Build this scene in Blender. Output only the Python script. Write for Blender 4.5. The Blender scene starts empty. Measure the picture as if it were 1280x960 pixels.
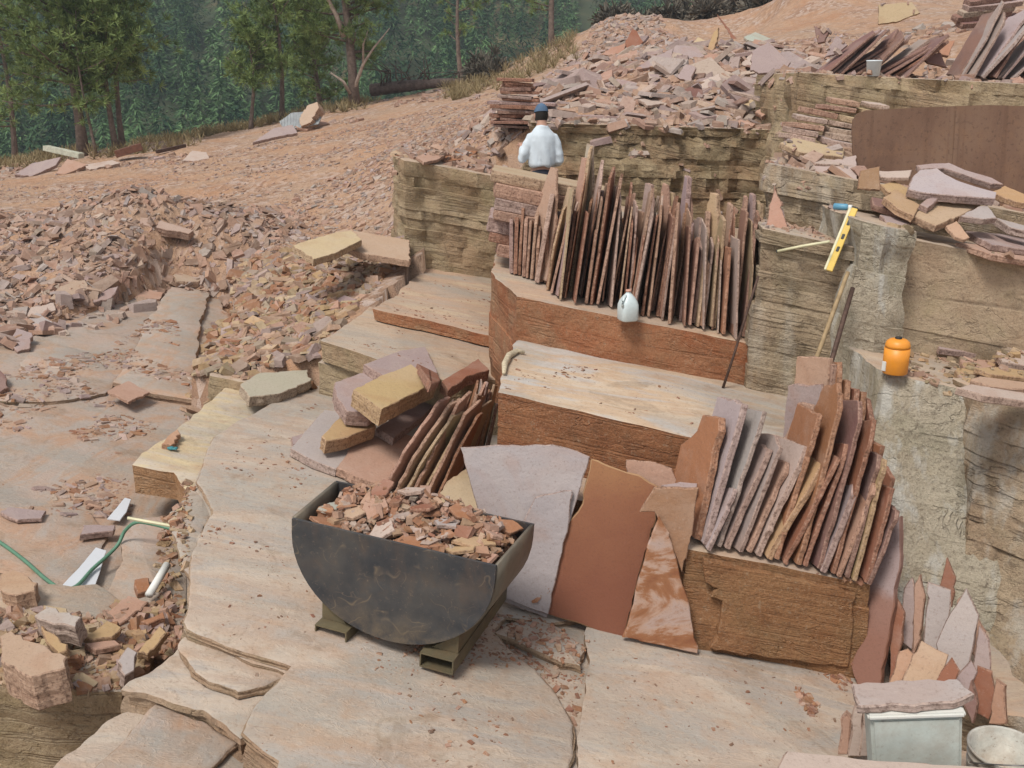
import bpy, bmesh, math, random
import numpy as np
from mathutils import Vector, Matrix, noise, Euler
from mathutils.bvhtree import BVHTree

C = bpy.context.scene.collection
SC = bpy.context.scene
CAMZ, F, PITCH = 3.2, 1250.0, math.radians(17)
CP, SP = math.cos(PITCH), math.sin(PITCH)
A = -0.19                                  # dip of the bedding, dz/dx

def ray(px, py):
    u = (px - 640) / F; v = (480 - py) / F
    return Vector((u, CP + v * SP, -SP + v * CP))
def PP(px, py, c, a=A, b=0.0):             # point of the plane z = c + a x + b y
    d = ray(px, py); t = (c - CAMZ) / (d.z - a * d.x - b * d.y)
    return Vector((0, 0, CAMZ)) + d * t
def PY(px, py, Y):
    d = ray(px, py); return Vector((0, 0, CAMZ)) + d * (Y / d.y)
def PN(px, py, p0, n):
    d = ray(px, py); o = Vector((0, 0, CAMZ))
    return o + d * ((p0 - o).dot(n) / d.dot(n))
def XY(pts, c, a=A):
    return [tuple(PP(x, y, c, a)[:2]) for x, y in pts]

# ---------------------------------------------------------------- object helpers
def tag(o, label=None, cat=None, group=None, kind=None):
    if label: o['label'] = label
    if cat: o['category'] = cat
    if group: o['group'] = group
    if kind or cat: o['kind'] = kind or 'thing'
    return o
def link(name, me, mat=None, parent=None, color=None):
    o = bpy.data.objects.new(name, me); C.objects.link(o)
    if mat is not None:
        me.materials.clear(); me.materials.append(mat)
    if parent: o.parent = parent
    if color: o.color = (*color, 1)
    return o
def empty(name, loc=(0, 0, 0), rz=0.0):
    o = bpy.data.objects.new(name, None); C.objects.link(o)
    o.location = loc; o.rotation_euler.z = rz; o.empty_display_size = .2
    return o
def bm_obj(name, bm, mat, parent=None, smooth=False, color=None):
    me = bpy.data.meshes.new(name)
    bmesh.ops.recalc_face_normals(bm, faces=bm.faces)
    bm.to_mesh(me); bm.free()
    if smooth:
        for p in me.polygons: p.use_smooth = True
    return link(name, me, mat, parent, color)
def np_mesh(name, V, faces_flat, sizes, tint=None, edge=None):
    me = bpy.data.meshes.new(name)
    V = np.asarray(V, dtype=np.float32)
    me.vertices.add(len(V)); me.vertices.foreach_set('co', V.ravel())
    faces_flat = np.asarray(faces_flat, dtype=np.int32); sizes = np.asarray(sizes, dtype=np.int32)
    me.loops.add(len(faces_flat)); me.loops.foreach_set('vertex_index', faces_flat)
    me.polygons.add(len(sizes))
    st = np.concatenate(([0], np.cumsum(sizes)[:-1])).astype(np.int32)
    me.polygons.foreach_set('loop_start', st); me.polygons.foreach_set('loop_total', sizes)
    if tint is not None:
        at = me.attributes.new('tint', 'FLOAT_COLOR', 'POINT')
        at.data.foreach_set('color', np.asarray(tint, dtype=np.float32).ravel())
    if edge is not None:
        at = me.attributes.new('edge', 'FLOAT', 'FACE')
        at.data.foreach_set('value', np.asarray(edge, dtype=np.float32))
    me.polygons.foreach_set('use_smooth', np.zeros(len(sizes), dtype=bool))
    me.update(calc_edges=True); me.validate()
    return me

ONES = ['', 'first', 'second', 'third', 'fourth', 'fifth', 'sixth', 'seventh', 'eighth', 'ninth', 'tenth', 'eleventh', 'twelfth',
        'thirteenth', 'fourteenth', 'fifteenth', 'sixteenth', 'seventeenth', 'eighteenth', 'nineteenth']
TENS = {2: ('twentieth', 'twenty'), 3: ('thirtieth', 'thirty'), 4: ('fortieth', 'forty'), 5: ('fiftieth', 'fifty'), 6: ('sixtieth', 'sixty'), 7: ('seventieth', 'seventy'), 8: ('eightieth', 'eighty'), 9: ('ninetieth', 'ninety')}
def ordinal(n):
    if n < 20: return ONES[n]
    t, o = divmod(n, 10)
    return TENS[t][0] if o == 0 else TENS[t][1] + '-' + ONES[o]

# ---------------------------------------------------------------- materials
class NT:
    def __init__(s, name):
        s.m = bpy.data.materials.new(name); s.m.use_nodes = True
        s.t = s.m.node_tree; s.b = s.t.nodes['Principled BSDF']
        s.b.inputs['Specular IOR Level'].default_value = .25
        s.b.inputs['Roughness'].default_value = .85
    def n(s, typ, **kw):
        nd = s.t.nodes.new(typ)
        for k, v in kw.items():
            if k in nd.inputs: s.set(nd.inputs[k], v)
            else: setattr(nd, k, v)
        return nd
    def set(s, sock, v):
        if isinstance(v, bpy.types.NodeSocket): s.t.links.new(v, sock)
        else: sock.default_value = v
    def noise(s, vec, scale, detail=4, rough=.55, dist=0.0):
        nd = s.n('ShaderNodeTexNoise'); s.set(nd.inputs['Vector'], vec)
        nd.inputs['Scale'].default_value = scale; nd.inputs['Detail'].default_value = detail
        nd.inputs['Roughness'].default_value = rough; nd.inputs['Distortion'].default_value = dist
        return nd.outputs['Fac']
    def ramp(s, fac, stops, interp='LINEAR'):
        nd = s.n('ShaderNodeValToRGB'); s.set(nd.inputs['Fac'], fac); r = nd.color_ramp; r.interpolation = interp
        while len(r.elements) < len(stops): r.elements.new(.5)
        for e, (p, c) in zip(r.elements, stops):
            e.position = p; e.color = (*c, 1) if not isinstance(c, (int, float)) else (c, c, c, 1)
        return nd.outputs['Color']
    def mix(s, fac, a, b, mode='MIX'):
        nd = s.n('ShaderNodeMix', data_type='RGBA', blend_type=mode)
        s.set(nd.inputs[0], fac)
        for k, v in ((6, a), (7, b)):
            s.set(nd.inputs[k], v if isinstance(v, bpy.types.NodeSocket) else (*v, 1))
        return nd.outputs[2]
    def math(s, op, a, b=0.0, clamp=False):
        nd = s.n('ShaderNodeMath', operation=op, use_clamp=clamp)
        s.set(nd.inputs[0], a); s.set(nd.inputs[1], b); return nd.outputs[0]
    def vmul(s, vec, sc):
        nd = s.n('ShaderNodeVectorMath', operation='MULTIPLY'); s.set(nd.inputs[0], vec); nd.inputs[1].default_value = sc
        return nd.outputs[0]
    def vadd(s, vec, v2):
        nd = s.n('ShaderNodeVectorMath', operation='ADD'); s.set(nd.inputs[0], vec); s.set(nd.inputs[1], v2)
        return nd.outputs[0]
    def bump(s, h, strength=.5, dist=.02, prev=None):
        nd = s.n('ShaderNodeBump'); s.set(nd.inputs['Height'], h)
        nd.inputs['Strength'].default_value = strength; nd.inputs['Distance'].default_value = dist
        if prev is not None: s.t.links.new(prev, nd.inputs['Normal'])
        return nd.outputs['Normal']
    def out(s, color=None, normal=None, rough=None):
        if color is not None: s.set(s.b.inputs['Base Color'], color)
        if normal is not None: s.set(s.b.inputs['Normal'], normal)
        if rough is not None: s.set(s.b.inputs['Roughness'], rough)
        return s.m

def bed_coord(k):                              # position with z measured along the dipping beds
    g = k.n('ShaderNodeNewGeometry')
    sx = k.n('ShaderNodeSeparateXYZ'); k.set(sx.inputs[0], g.outputs['Position'])
    z = k.math('ADD', sx.outputs['Z'], k.math('MULTIPLY', sx.outputs['X'], -A))
    cx = k.n('ShaderNodeCombineXYZ')
    k.set(cx.inputs[0], sx.outputs['X']); k.set(cx.inputs[1], sx.outputs['Y']); k.set(cx.inputs[2], z)
    return cx.outputs[0], g

def rock_mat(name, tops, sides, lime=0.0, rust=0.35, band=13.0, sidebump=.6, olive=(.23, .185, .11), streak=(.5, 1.7), cracks=.7, spots=.5):
    k = NT(name); P, g = bed_coord(k)
    # bedding-plane tops
    n1 = k.noise(k.vmul(P, (streak[0], streak[1], 1)), 1.3, 6, .6, .6)
    t = k.ramp(n1, [(.30, tops[0]), (.41, tops[0]), (.48, tops[1]), (.55, tops[2]), (.60, tops[0]), (.70, tops[1])])
    gp = k.ramp(k.noise(k.vmul(P, (.8, 1.6, 1)), .9, 4, .55, .8), [(.46, 0), (.60, 1)])
    t = k.mix(k.math('MULTIPLY', gp, .62), t, (.315, .29, .25))
    t = k.mix(k.math('MULTIPLY', k.ramp(k.noise(k.vmul(P, (.7, 1.9, 1)), 1.7, 5, .6, 1.0), [(.54, 0), (.66, 1)]), .34), t, (.43, .28, .18))
    n2 = k.noise(P, 5.5, 6, .65)
    t = k.mix(k.math('MULTIPLY', k.ramp(n2, [(.50, 0), (.68, 1)]), .55), t, (.40, .26, .17))
    t = k.mix(k.math('MULTIPLY', k.ramp(k.noise(P, 2.3, 5, .7, 1.0), [(.56, 0), (.66, 1)]), .42), t, (.225, .16, .105))
    lam = k.ramp(k.noise(k.vmul(P, (2.2, 5.0, 1)), 2.2, 3, .55, 1.6), [(.455, 0), (.475, 1), (.50, 1), (.52, 0)])
    t = k.mix(k.math('MULTIPLY', lam, .22), t, (.55, .42, .31))
    n3 = k.noise(P, 38, 3, .7)
    t = k.mix(k.ramp(n3, [(.30, .40), (.44, 0)]), t, (.20, .135, .095))
    t = k.mix(k.ramp(n3, [(.62, 0), (.78, .30)]), t, (.56, .47, .39))
    # quarried side faces: strata
    st = k.math('ADD', k.math('MULTIPLY', k.noise(k.vmul(P, (.7, .7, band)), 1.0, 5, .62, .6), .45), k.math('MULTIPLY', k.noise(P, 3.6, 7, .7), .55))
    s = k.ramp(st, [(.25, sides[0]), (.42, sides[1]), (.55, sides[2]), (.66, sides[1]), (.80, sides[0])])
    pn = k.noise(P, 1.6, 5, .6)
    s = k.mix(k.math('MULTIPLY', k.ramp(pn, [(.44, 0), (.62, 1)]), rust), s, (.28, .13, .065))
    s = k.mix(k.ramp(k.noise(P, 3.1, 5, .6), [(.5, 0), (.66, .55)]), s, olive)
    s = k.mix(k.ramp(k.noise(P, 17, 4, .7), [(.30, spots), (.46, 0)]), s, (.085, .06, .04))
    s = k.mix(k.ramp(k.noise(P, 26, 4, .7), [(.58, 0), (.74, .42)]), s, (.42, .35, .25))
    ck = k.noise(k.vmul(P, (1, 1, 2.4)), 1.5, 5, .6, .5)
    crack = k.ramp(ck, [(.485, 0), (.497, 1), (.503, 1), (.515, 0)])
    bl = k.noise(k.vmul(P, (.35, .35, band * 1.1)), 1.0, 3, .55, .35)
    bedl = k.ramp(bl, [(.47, 0), (.492, 1), (.508, 1), (.53, 0)])
    dark = k.math('MULTIPLY', k.math('MAXIMUM', k.math('MULTIPLY', crack, .55), k.math('MULTIPLY', bedl, .6)), k.ramp(k.noise(P, 2.7, 4, .6), [(.40, .1), (.62, 1)]))
    s = k.mix(k.math('MULTIPLY', dark, cracks), s, (.06, .04, .028))
    gn = k.noise(P, 75, 3, .75)
    s = k.mix(k.ramp(gn, [(.34, .45), (.47, 0)]), s, (.09, .06, .04))
    s = k.mix(k.ramp(gn, [(.56, 0), (.72, .35)]), s, (.48, .39, .29))
    if lime:
        dr = k.noise(k.vmul(P, (5.5, 5.5, .8)), 1.0, 5, .62)
        s = k.mix(k.math('MULTIPLY', k.ramp(dr, [(.50, 0), (.62, 1)]), lime), s, (.60, .57, .50))
    fac = k.n('ShaderNodeAttribute', attribute_name='bedtop').outputs['Fac']
    col = k.mix(fac, s, t)
    h = k.math('ADD', k.math('MULTIPLY', k.noise(k.vmul(P, (2.0, 2.0, band * 1.6)), 1.0, 5, .65, .5), .35), k.math('SUBTRACT', k.math('MULTIPLY', k.noise(P, 9, 8, .72), 1.5), k.math('MULTIPLY', dark, .7)))
    bs = k.bump(h, sidebump, .05)
    ht = k.math('ADD', k.math('MULTIPLY', n2, .6), k.math('ADD', k.math('MULTIPLY', n3, .30), k.math('MULTIPLY', lam, .12)))
    bt = k.bump(ht, .45, .03)
    nm = k.n('ShaderNodeMix', data_type='VECTOR'); k.set(nm.inputs[0], fac); k.set(nm.inputs[4], bs); k.set(nm.inputs[5], bt)
    return k.out(col, nm.outputs[1], .82)

PINK, GREY, TAN, CREAM = (.42, .30, .235), (.37, .32, .30), (.43, .315, .20), (.52, .42, .29)
M_floor = rock_mat('floor_rock', [(.38, .33, .285), (.415, .32, .25), (.47, .385, .305)], [(.30, .19, .12), (.35, .24, .155), (.39, .28, .19)], cracks=.4)
M_step = rock_mat('step_rock', [(.46, .42, .38), (.50, .355, .235), (.54, .43, .32)], [(.165, .055, .024), (.245, .09, .038), (.31, .135, .06)], rust=.4, olive=(.20, .095, .045), cracks=.25, spots=.3)
M_block = rock_mat('brown_block_rock', [(.38, .29, .23), (.40, .27, .19), (.44, .34, .25)], [(.175, .074, .030), (.255, .118, .050), (.33, .17, .078)], rust=.25, olive=(.25, .155, .075), band=20, cracks=.2, spots=.25)
M_red = rock_mat('red_block_rock', [(.40, .295, .22), (.43, .285, .195), (.47, .36, .245)], [(.235, .075, .031), (.32, .115, .049), (.38, .18, .09)], rust=.45, olive=(.30, .2, .115), band=5, cracks=.2, spots=.3)
M_olive = rock_mat('olive_rock', [(.40, .31, .24), (.43, .31, .215), (.46, .36, .265)], [(.26, .185, .10), (.345, .255, .15), (.41, .315, .20)], rust=.3, band=9, olive=(.27, .21, .11))
M_oliveb = rock_mat('stained_olive_rock', [(.40, .31, .24), (.43, .31, .215), (.46, .36, .265)], [(.20, .14, .075), (.30, .215, .12), (.38, .29, .175)], rust=.45, band=5, olive=(.17, .135, .075), sidebump=.9)
M_wall = rock_mat('wall_rock', [(.40, .31, .24), (.43, .31, .215), (.46, .36, .265)], [(.28, .20, .125), (.38, .285, .185), (.46, .36, .245)], rust=.22, lime=.22, sidebump=.8, band=11, olive=(.30, .24, .15))
M_lime = rock_mat('lime_streaked_rock', [(.40, .31, .24), (.43, .31, .215), (.46, .36, .265)], [(.40, .335, .235), (.50, .43, .315), (.56, .49, .37)], rust=.10, lime=.9, band=3, olive=(.36, .32, .22), sidebump=1.0, cracks=.45)
M_crag = rock_mat('brown_crag_rock', [(.40, .29, .21), (.43, .29, .195), (.46, .35, .25)], [(.31, .21, .125), (.42, .30, .195), (.49, .375, .25)], rust=.32, lime=.45, band=4, olive=(.30, .24, .145), sidebump=1.0)
M_tanface = rock_mat('tan_face_rock', [(.40, .31, .24), (.43, .31, .215), (.46, .36, .265)], [(.38, .295, .195), (.43, .33, .22), (.47, .355, .24)], rust=.25, band=2.0, olive=(.39, .31, .18), sidebump=.45, cracks=.75, spots=.3)
M_pinkfloor = rock_mat('pink_floor_rock', [(.42, .32, .26), (.40, .335, .285), (.43, .27, .18)], [(.28, .17, .11), (.33, .22, .15), (.36, .26, .18)], streak=(1.2, .5))
M_cream = rock_mat('cream_rock', [(.56, .45, .28), (.54, .42, .25), (.50, .42, .33)], [(.30, .14, .06), (.36, .19, .085), (.44, .27, .15)], rust=.4, band=4, olive=(.40, .22, .11), cracks=.3)
M_sage = rock_mat('sage_rock', [(.40, .32, .25), (.42, .31, .22), (.44, .35, .26)], [(.27, .225, .15), (.33, .285, .195), (.38, .32, .225)], rust=.15, band=3, olive=(.27, .25, .165), cracks=.4)

def dirt_mat():
    k = NT('orange_dirt'); P, g = bed_coord(k)
    c = k.ramp(k.noise(P, .45, 6, .62, .5), [(.32, (.44, .235, .13)), (.5, (.48, .29, .175)), (.66, (.42, .29, .2))])
    c = k.mix(k.ramp(k.noise(P, 3.2, 5, .7), [(.48, 0), (.68, .7)]), c, (.36, .23, .155))
    vo = k.n('ShaderNodeTexVoronoi'); k.set(vo.inputs['Vector'], k.vmul(P, (1, 1, .4))); vo.inputs['Scale'].default_value = 11
    chip = k.ramp(vo.outputs['Color'], [(.35, (.27, .17, .12)), (.6, (.45, .33, .26)), (.85, (.52, .43, .38))])
    c = k.mix(k.ramp(k.noise(P, 1.1, 4, .6), [(.45, .15), (.6, .7)]), c, chip)
    sp = k.noise(P, 60, 2, .7)
    c = k.mix(k.ramp(sp, [(.32, .5), (.45, 0)]), c, (.16, .09, .06))
    gr = k.noise(P, .23, 3, .5)
    h = k.math('ADD', vo.outputs['Distance'], k.math('MULTIPLY', sp, .6))
    return k.out(c, k.bump(h, .7, .06), .95)
M_dirt = dirt_mat()

def brush_mat():
    k = NT('hillside_soil'); P, g = bed_coord(k)
    c = k.ramp(k.noise(P, .045, 5, .6), [(.36, (.035, .055, .028)), (.52, (.06, .07, .035)), (.64, (.19, .14, .075)), (.75, (.15, .1, .06))])
    c = k.mix(k.ramp(k.noise(P, .5, 5, .7), [(.45, 0), (.62, .75)]), c, (.05, .06, .03))
    return k.out(c, None, .95)
M_hill = brush_mat()

def slab_mat(name='sandstone_slab'):
    k = NT(name)
    oi = k.n('ShaderNodeObjectInfo'); tc = k.n('ShaderNodeTexCoord')
    P = k.vadd(tc.outputs['Object'], k.vmul(oi.outputs['Location'], (3.1, 2.7, 1.9)))
    base = oi.outputs['Color']
    n1 = k.noise(P, 2.3, 5, .6, .7)
    c = k.mix(k.math('MULTIPLY', k.ramp(n1, [(.46, 0), (.62, 1)]), .36), base, k.mix(.5, base, (.50, .40, .33)))
    n2 = k.noise(P, 1.5, 4, .55, 1.2)
    c = k.mix(k.math('MULTIPLY', k.ramp(n2, [(.53, 0), (.64, 1)]), .38), c, k.mix(.55, base, (.34, .16, .085)))
    n3 = k.noise(P, 55, 3, .7)
    c = k.mix(k.ramp(n3, [(.3, .35), (.44, 0)]), c, (.17, .11, .08))
    c = k.mix(k.ramp(n3, [(.6, 0), (.75, .25)]), c, (.55, .47, .42))
    ea = k.n('ShaderNodeAttribute', attribute_name='edge')
    lam = k.noise(k.vmul(P, (2.5, 2.5, 70)), 1.0, 4, .65)
    e = k.mix(k.ramp(lam, [(.3, 0), (.7, 1)]), k.mix(.5, base, (.22, .11, .07)), k.mix(.36, base, (.50, .33, .235)))
    e = k.mix(k.ramp(k.noise(P, 30, 4, .7), [(.32, .6), (.48, 0)]), e, (.10, .06, .04))
    e = k.mix(k.ramp(n3, [(.36, .6), (.48, 0)]), e, (.09, .05, .035))
    e = k.mix(k.ramp(n3, [(.54, 0), (.70, .45)]), e, (.55, .40, .31))
    col = k.mix(ea.outputs['Fac'], c, e)
    h = k.math('ADD', k.noise(P, 9, 6, .65), k.math('MULTIPLY', k.math('MULTIPLY', lam, ea.outputs['Fac']), .9))
    return k.out(col, k.bump(h, .38, .03), .84)
M_slab = slab_mat()

def mottle_mat():
    k = NT('mottled_sandstone'); tc = k.n('ShaderNodeTexCoord'); P = tc.outputs['Object']
    n1 = k.noise(k.vmul(P, (1.0, 1.7, 1)), 2.4, 8, .62, .9)
    c = k.ramp(n1, [(.36, (.25, .10, .05)), (.47, (.32, .145, .07)), (.53, (.46, .30, .22)), (.60, (.45, .33, .28)), (.68, (.34, .17, .09))])
    c = k.mix(k.ramp(k.noise(P, 40, 3, .7), [(.3, .35), (.44, 0)]), c, (.17, .1, .06))
    return k.out(c, k.bump(k.noise(P, 10, 6, .65), .3, .02), .82)
M_mottle = mottle_mat()

def fade_mat():                                # ochre at the top, red-brown below, as the big centre sheet
    k = NT('two_tone_sandstone'); tc = k.n('ShaderNodeTexCoord'); P = tc.outputs['Object']
    sx = k.n('ShaderNodeSeparateXYZ'); k.set(sx.inputs[0], P)
    z = k.math('ADD', sx.outputs['Y'], k.math('MULTIPLY', k.noise(P, 2.2, 4, .5), .5))
    z = k.math('ADD', z, k.math('MULTIPLY', sx.outputs['X'], -.25))
    z = k.math('ADD', z, k.math('MULTIPLY', k.math('SUBTRACT', k.noise(P, 7, 6, .65), .5), .35))
    c = k.ramp(k.math('ADD', z, .1), [(.1, (.205, .078, .045)), (.55, (.25, .105, .055)), (.92, (.33, .165, .075)), (1.0, (.36, .21, .10))])
    c = k.mix(k.ramp(k.noise(P, 70, 3, .7), [(.3, .4), (.46, 0)]), c, (.13, .06, .04))
    ea = k.n('ShaderNodeAttribute', attribute_name='edge')
    c = k.mix(k.math('MULTIPLY', ea.outputs['Fac'], .5), c, (.42, .28, .15))
    return k.out(c, k.bump(k.noise(P, 10, 6, .65), .25, .02), .8)
M_twotone = fade_mat()

def mauvered_mat():                            # mauve above, damp red below
    k = NT('mauve_and_red_sandstone'); tc = k.n('ShaderNodeTexCoord'); P = tc.outputs['Object']
    sx = k.n('ShaderNodeSeparateXYZ'); k.set(sx.inputs[0], P)
    z = k.math('ADD', sx.outputs['Y'], k.math('MULTIPLY', k.noise(P, 2.4, 6, .6), .45))
    c = k.ramp(z, [(.10, (.25, .125, .09)), (.26, (.27, .15, .115)), (.34, (.34, .255, .24))])
    c = k.mix(k.ramp(k.noise(P, 60, 3, .7), [(.3, .4), (.46, 0)]), c, (.13, .07, .05))
    ea = k.n('ShaderNodeAttribute', attribute_name='edge')
    c = k.mix(k.math('MULTIPLY', ea.outputs['Fac'], .7), c, (.20, .09, .055))
    return k.out(c, k.bump(k.noise(P, 10, 6, .65), .25, .02), .8)
M_mauvered = mauvered_mat()

def rubble_mat():
    k = NT('broken_stone'); g = k.n('ShaderNodeNewGeometry')
    at = k.n('ShaderNodeAttribute', attribute_name='tint'); P = g.outputs['Position']
    c = k.mix(k.ramp(k.noise(P, 22, 4, .7), [(.3, .45), (.48, 0)]), at.outputs['Color'], (.16, .095, .065))
    c = k.mix(k.ramp(k.noise(P, 9, 4, .6), [(.5, 0), (.7, .35)]), c, (.5, .4, .33))
    return k.out(c, k.bump(k.noise(P, 30, 4, .65), .35, .02), .88)
M_rubble = rubble_mat()

def plain(name, col, rough=.6, metal=0.0, var=.15, scale=12, bump=.1, spec=.3, dirt=0.0):
    k = NT(name); tc = k.n('ShaderNodeTexCoord'); P = tc.outputs['Object']
    n = k.noise(P, scale, 5, .65)
    c = k.mix(k.ramp(n, [(.35, 0), (.65, 1)]), tuple(x * (1 - var) for x in col), tuple(min(1, x * (1 + var * .6)) for x in col))
    if dirt:
        c = k.mix(k.math('MULTIPLY', k.ramp(k.noise(P, 7, 7, .72), [(.42, 0), (.66, 1)]), dirt), c, (.30, .20, .13))
        c = k.mix(k.math('MULTIPLY', k.ramp(k.noise(P, 60, 3, .7), [(.60, 0), (.72, 1)]), dirt), c, (.14, .09, .06))
    k.b.inputs['Metallic'].default_value = metal; k.b.inputs['Specular IOR Level'].default_value = spec
    return k.out(c, k.bump(n, bump, .01), rough)

# ---------------------------------------------------------------- rock ledges built bed by bed
COLV, COLF = [], []                            # collision soup for dropping rubble
def collide(verts, faces):
    b = len(COLV); COLV.extend(verts); COLF.extend([tuple(i + b for i in f) for f in faces])

def resample(pts, step):
    out = []
    n = len(pts)
    for i in range(n):
        p, q = Vector(pts[i]), Vector(pts[(i + 1) % n]); L = (q - p).length
        m = max(1, int(round(L / step)))
        for j in range(m): out.append(p.lerp(q, j / m))
    return out

def ledge(name, xy, c, h, mat, a=A, b=0.0, seed=1, beds=(.05, .16), jit=.022, rough=.03, batter=.03, step=.07, kind='structure', label=None, cat=None, soft=.012, sub=.06, front=False):
    rnd = random.Random(seed)
    pts = [Vector((p[0], p[1])) for p in xy]
    area = sum(pts[i].x * pts[(i + 1) % len(pts)].y - pts[(i + 1) % len(pts)].x * pts[i].y for i in range(len(pts)))
    if area < 0: pts.reverse()
    R = resample(pts, step); n = len(R)
    N = []
    for i in range(n):
        t = (R[(i + 1) % n] - R[i - 1]); t.normalize(); N.append(Vector((t.y, -t.x)))
    cuts = [0.0]
    while cuts[-1] < h: cuts.append(cuts[-1] + rnd.uniform(*beds))
    cuts[-1] = h
    rings = []; first = True
    for k in range(len(cuts) - 1):
        off = rnd.uniform(-jit, jit) + batter * cuts[k]
        if first: off = min(off, 0) * .5
        z0, z1 = cuts[k], cuts[k + 1]
        sd = seed * 7.3 + k * 3.7
        def ring(dz, o, chip=0.0):
            r = []
            for p, nn in zip(R, N):
                q = noise.noise(Vector((p.x * 1.9, p.y * 1.9, dz * 1.9 + seed * 7.3))) * rough * 2.0 + noise.noise(Vector((p.x * 6, p.y * 6, dz * 5 + seed * 3.1))) * rough * 1.1 + noise.noise(Vector((p.x * 15, p.y * 15, sd))) * rough * .6
                if chip: q -= max(0, noise.noise(Vector((p.x * 7, p.y * 7, seed * 1.7)))) * chip + max(0, noise.noise(Vector((p.x * 23, p.y * 23, seed)))) * chip * .6
                p2 = p + nn * (o + q)
                if front: p2 = p + nn * (q + (o - batter * dz) + batter * dz * max(0.0, -nn.y) ** 2)
                r.append((p2.x, p2.y, c + a * p2.x + b * p2.y - dz))
            return r
        if first:
            rings.append(ring(z0, off - soft, soft * 2.2)); rings.append(ring(z0 + soft * .6, off)); first = False
        else:
            rings.append(ring(z0, off))
        nsub = max(1, int((z1 - z0) / sub))
        for q_ in range(1, nsub): rings.append(ring(z0 + (z1 - z0) * q_ / nsub, off + batter * (z1 - z0) * q_ / nsub))
        rings.append(ring(z1 - .004, off + batter * (z1 - z0) * (1 if batter > .1 else 0) + rnd.uniform(-.006, .006)))
    verts = [v for r in rings for v in r]
    faces = [tuple(range(n))]
    for k in range(len(rings) - 1):
        A0, B0 = k * n, (k + 1) * n
        for i in range(n):
            j = (i + 1) % n
            faces.append((A0 + i, B0 + i, B0 + j, A0 + j))
    me = bpy.data.meshes.new(name); me.from_pydata(verts, [], faces); me.update()
    at = me.attributes.new('bedtop', 'FLOAT', 'FACE'); at.data.foreach_set('value', [1.0] * (1 + n) + [0.0] * (len(faces) - 1 - n))
    me.polygons.foreach_set('use_smooth', np.ones(len(faces), dtype=bool)); me.set_sharp_from_angle(angle=math.radians(38))
    o = link(name, me, mat)
    tag(o, label, cat, None, kind)
    collide(verts, faces)
    return o
# ---------------------------------------------------------------- quarry benches (rock in place)
C0 = -.02
f0_left = XY([(306, 914), (333, 868), (360, 832), (289, 806), (235, 784), (230, 776), (234, 750), (237, 715), (238, 690), (250, 660), (264, 642), (253, 618), (245, 601),
              (258, 566), (269, 545), (300, 522), (328, 507), (358, 492), (387, 486)], C0)
L_ = ledge
near = [(-.85, 2.5), XY([(348, 950)], C0)[0]]
L_('quarry_floor', [(2.95, 2.3)] + near + f0_left + [(-1.9, 9.4), (.1, 9.4), (2.9, 7.4), (3.2, 5.2)], C0 - .045, .9, M_floor, seed=3, beds=(.03, .11), jit=.035, rough=.022, label='pale bedding plane forming the quarry floor')
# thin top sheets of the floor
sheetA = [(-.85, 2.45)] + [near[1]] + f0_left + [(-1.85, 9.3), (-.2, 9.2), (1.0, 7.2)] + XY([(800, 745), (735, 770), (690, 778), (632, 770), (618, 786), (640, 812), (672, 836), (700, 868), (716, 905), (716, 938), (710, 962)], C0) + [(.2, 2.5)]
L_('rock_sheet', sheetA, C0, .046, M_floor, seed=5, beds=(.014, .02), jit=.010, rough=.016, step=.03, label='broad thin top bed of the quarry floor')
sheetB = XY([(726, 962), (722, 930), (728, 880), (735, 826), (731, 800)], C0) + [(.55, 6.2), (2.9, 6.2), (3.15, 5.3), (3.0, 2.4), (.33, 2.4)]
L_('rock_sheet', sheetB, C0 + .012, .06, M_floor, seed=6, beds=(.07, .08), jit=.0, rough=.012, step=.035, label='smooth grey bed at the foot of the brown block')
L_('rock_sheet', XY([(620, 792), (640, 780), (672, 776), (700, 788), (730, 812), (728, 836), (700, 830), (664, 812)], C0 + .0), C0 + .015, .06, M_floor, seed=8, beds=(.03, .04), jit=.008, rough=.02, step=.035, label='broken corner of bed beside the scoop')
# lower front beds on the left
cb, cc = -.15, -.26
L_('rock_sheet', XY([(300, 925), (254, 886), (225, 880), (197, 868), (155, 860), (166, 846), (200, 822), (223, 800), (240, 778), (380, 800), (420, 850)], cb), cb, .5, M_floor, seed=9, beds=(.02, .07), jit=.03, rough=.026, step=.035, label='pink lower bed left of the scoop')
L_('rock_sheet', XY([(60, 966), (110, 920), (165, 884), (200, 868), (300, 880), (420, 900), (420, 966)], cc) + [(-.7, 2.2), (-2.2, 2.2)], cc, .6, M_floor, seed=10, beds=(.03, .08), jit=.03, rough=.024, step=.035, label='smooth lowest bed in the left foreground')
L_('rock_sheet', XY([(258, 852), (236, 838), (228, 806), (238, 782), (300, 800), (370, 826), (366, 842), (330, 862), (296, 868)], -.10), -.095, .05, M_floor, seed=41, beds=(.015, .02), jit=.014, rough=.02, step=.03, label='thin spalled sheet under the edge of the floor bed')
L_('rock_sheet', XY([(214, 640), (238, 612), (250, 600), (268, 640), (250, 664), (246, 692), (240, 720), (226, 700)], -.08), -.075, .06, M_floor, seed=42, beds=(.015, .025), jit=.014, rough=.02, step=.03, label='thin broken sheet below the left edge of the floor')
L_('rock_sheet', XY([(196, 880), (254, 900), (298, 926), (250, 966), (110, 966), (160, 920)], -.21), -.215, .045, M_pinkfloor, seed=43, beds=(.015, .02), jit=.012, rough=.02, step=.03, label='thin pink sheet on the lowest foreground bed')
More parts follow.
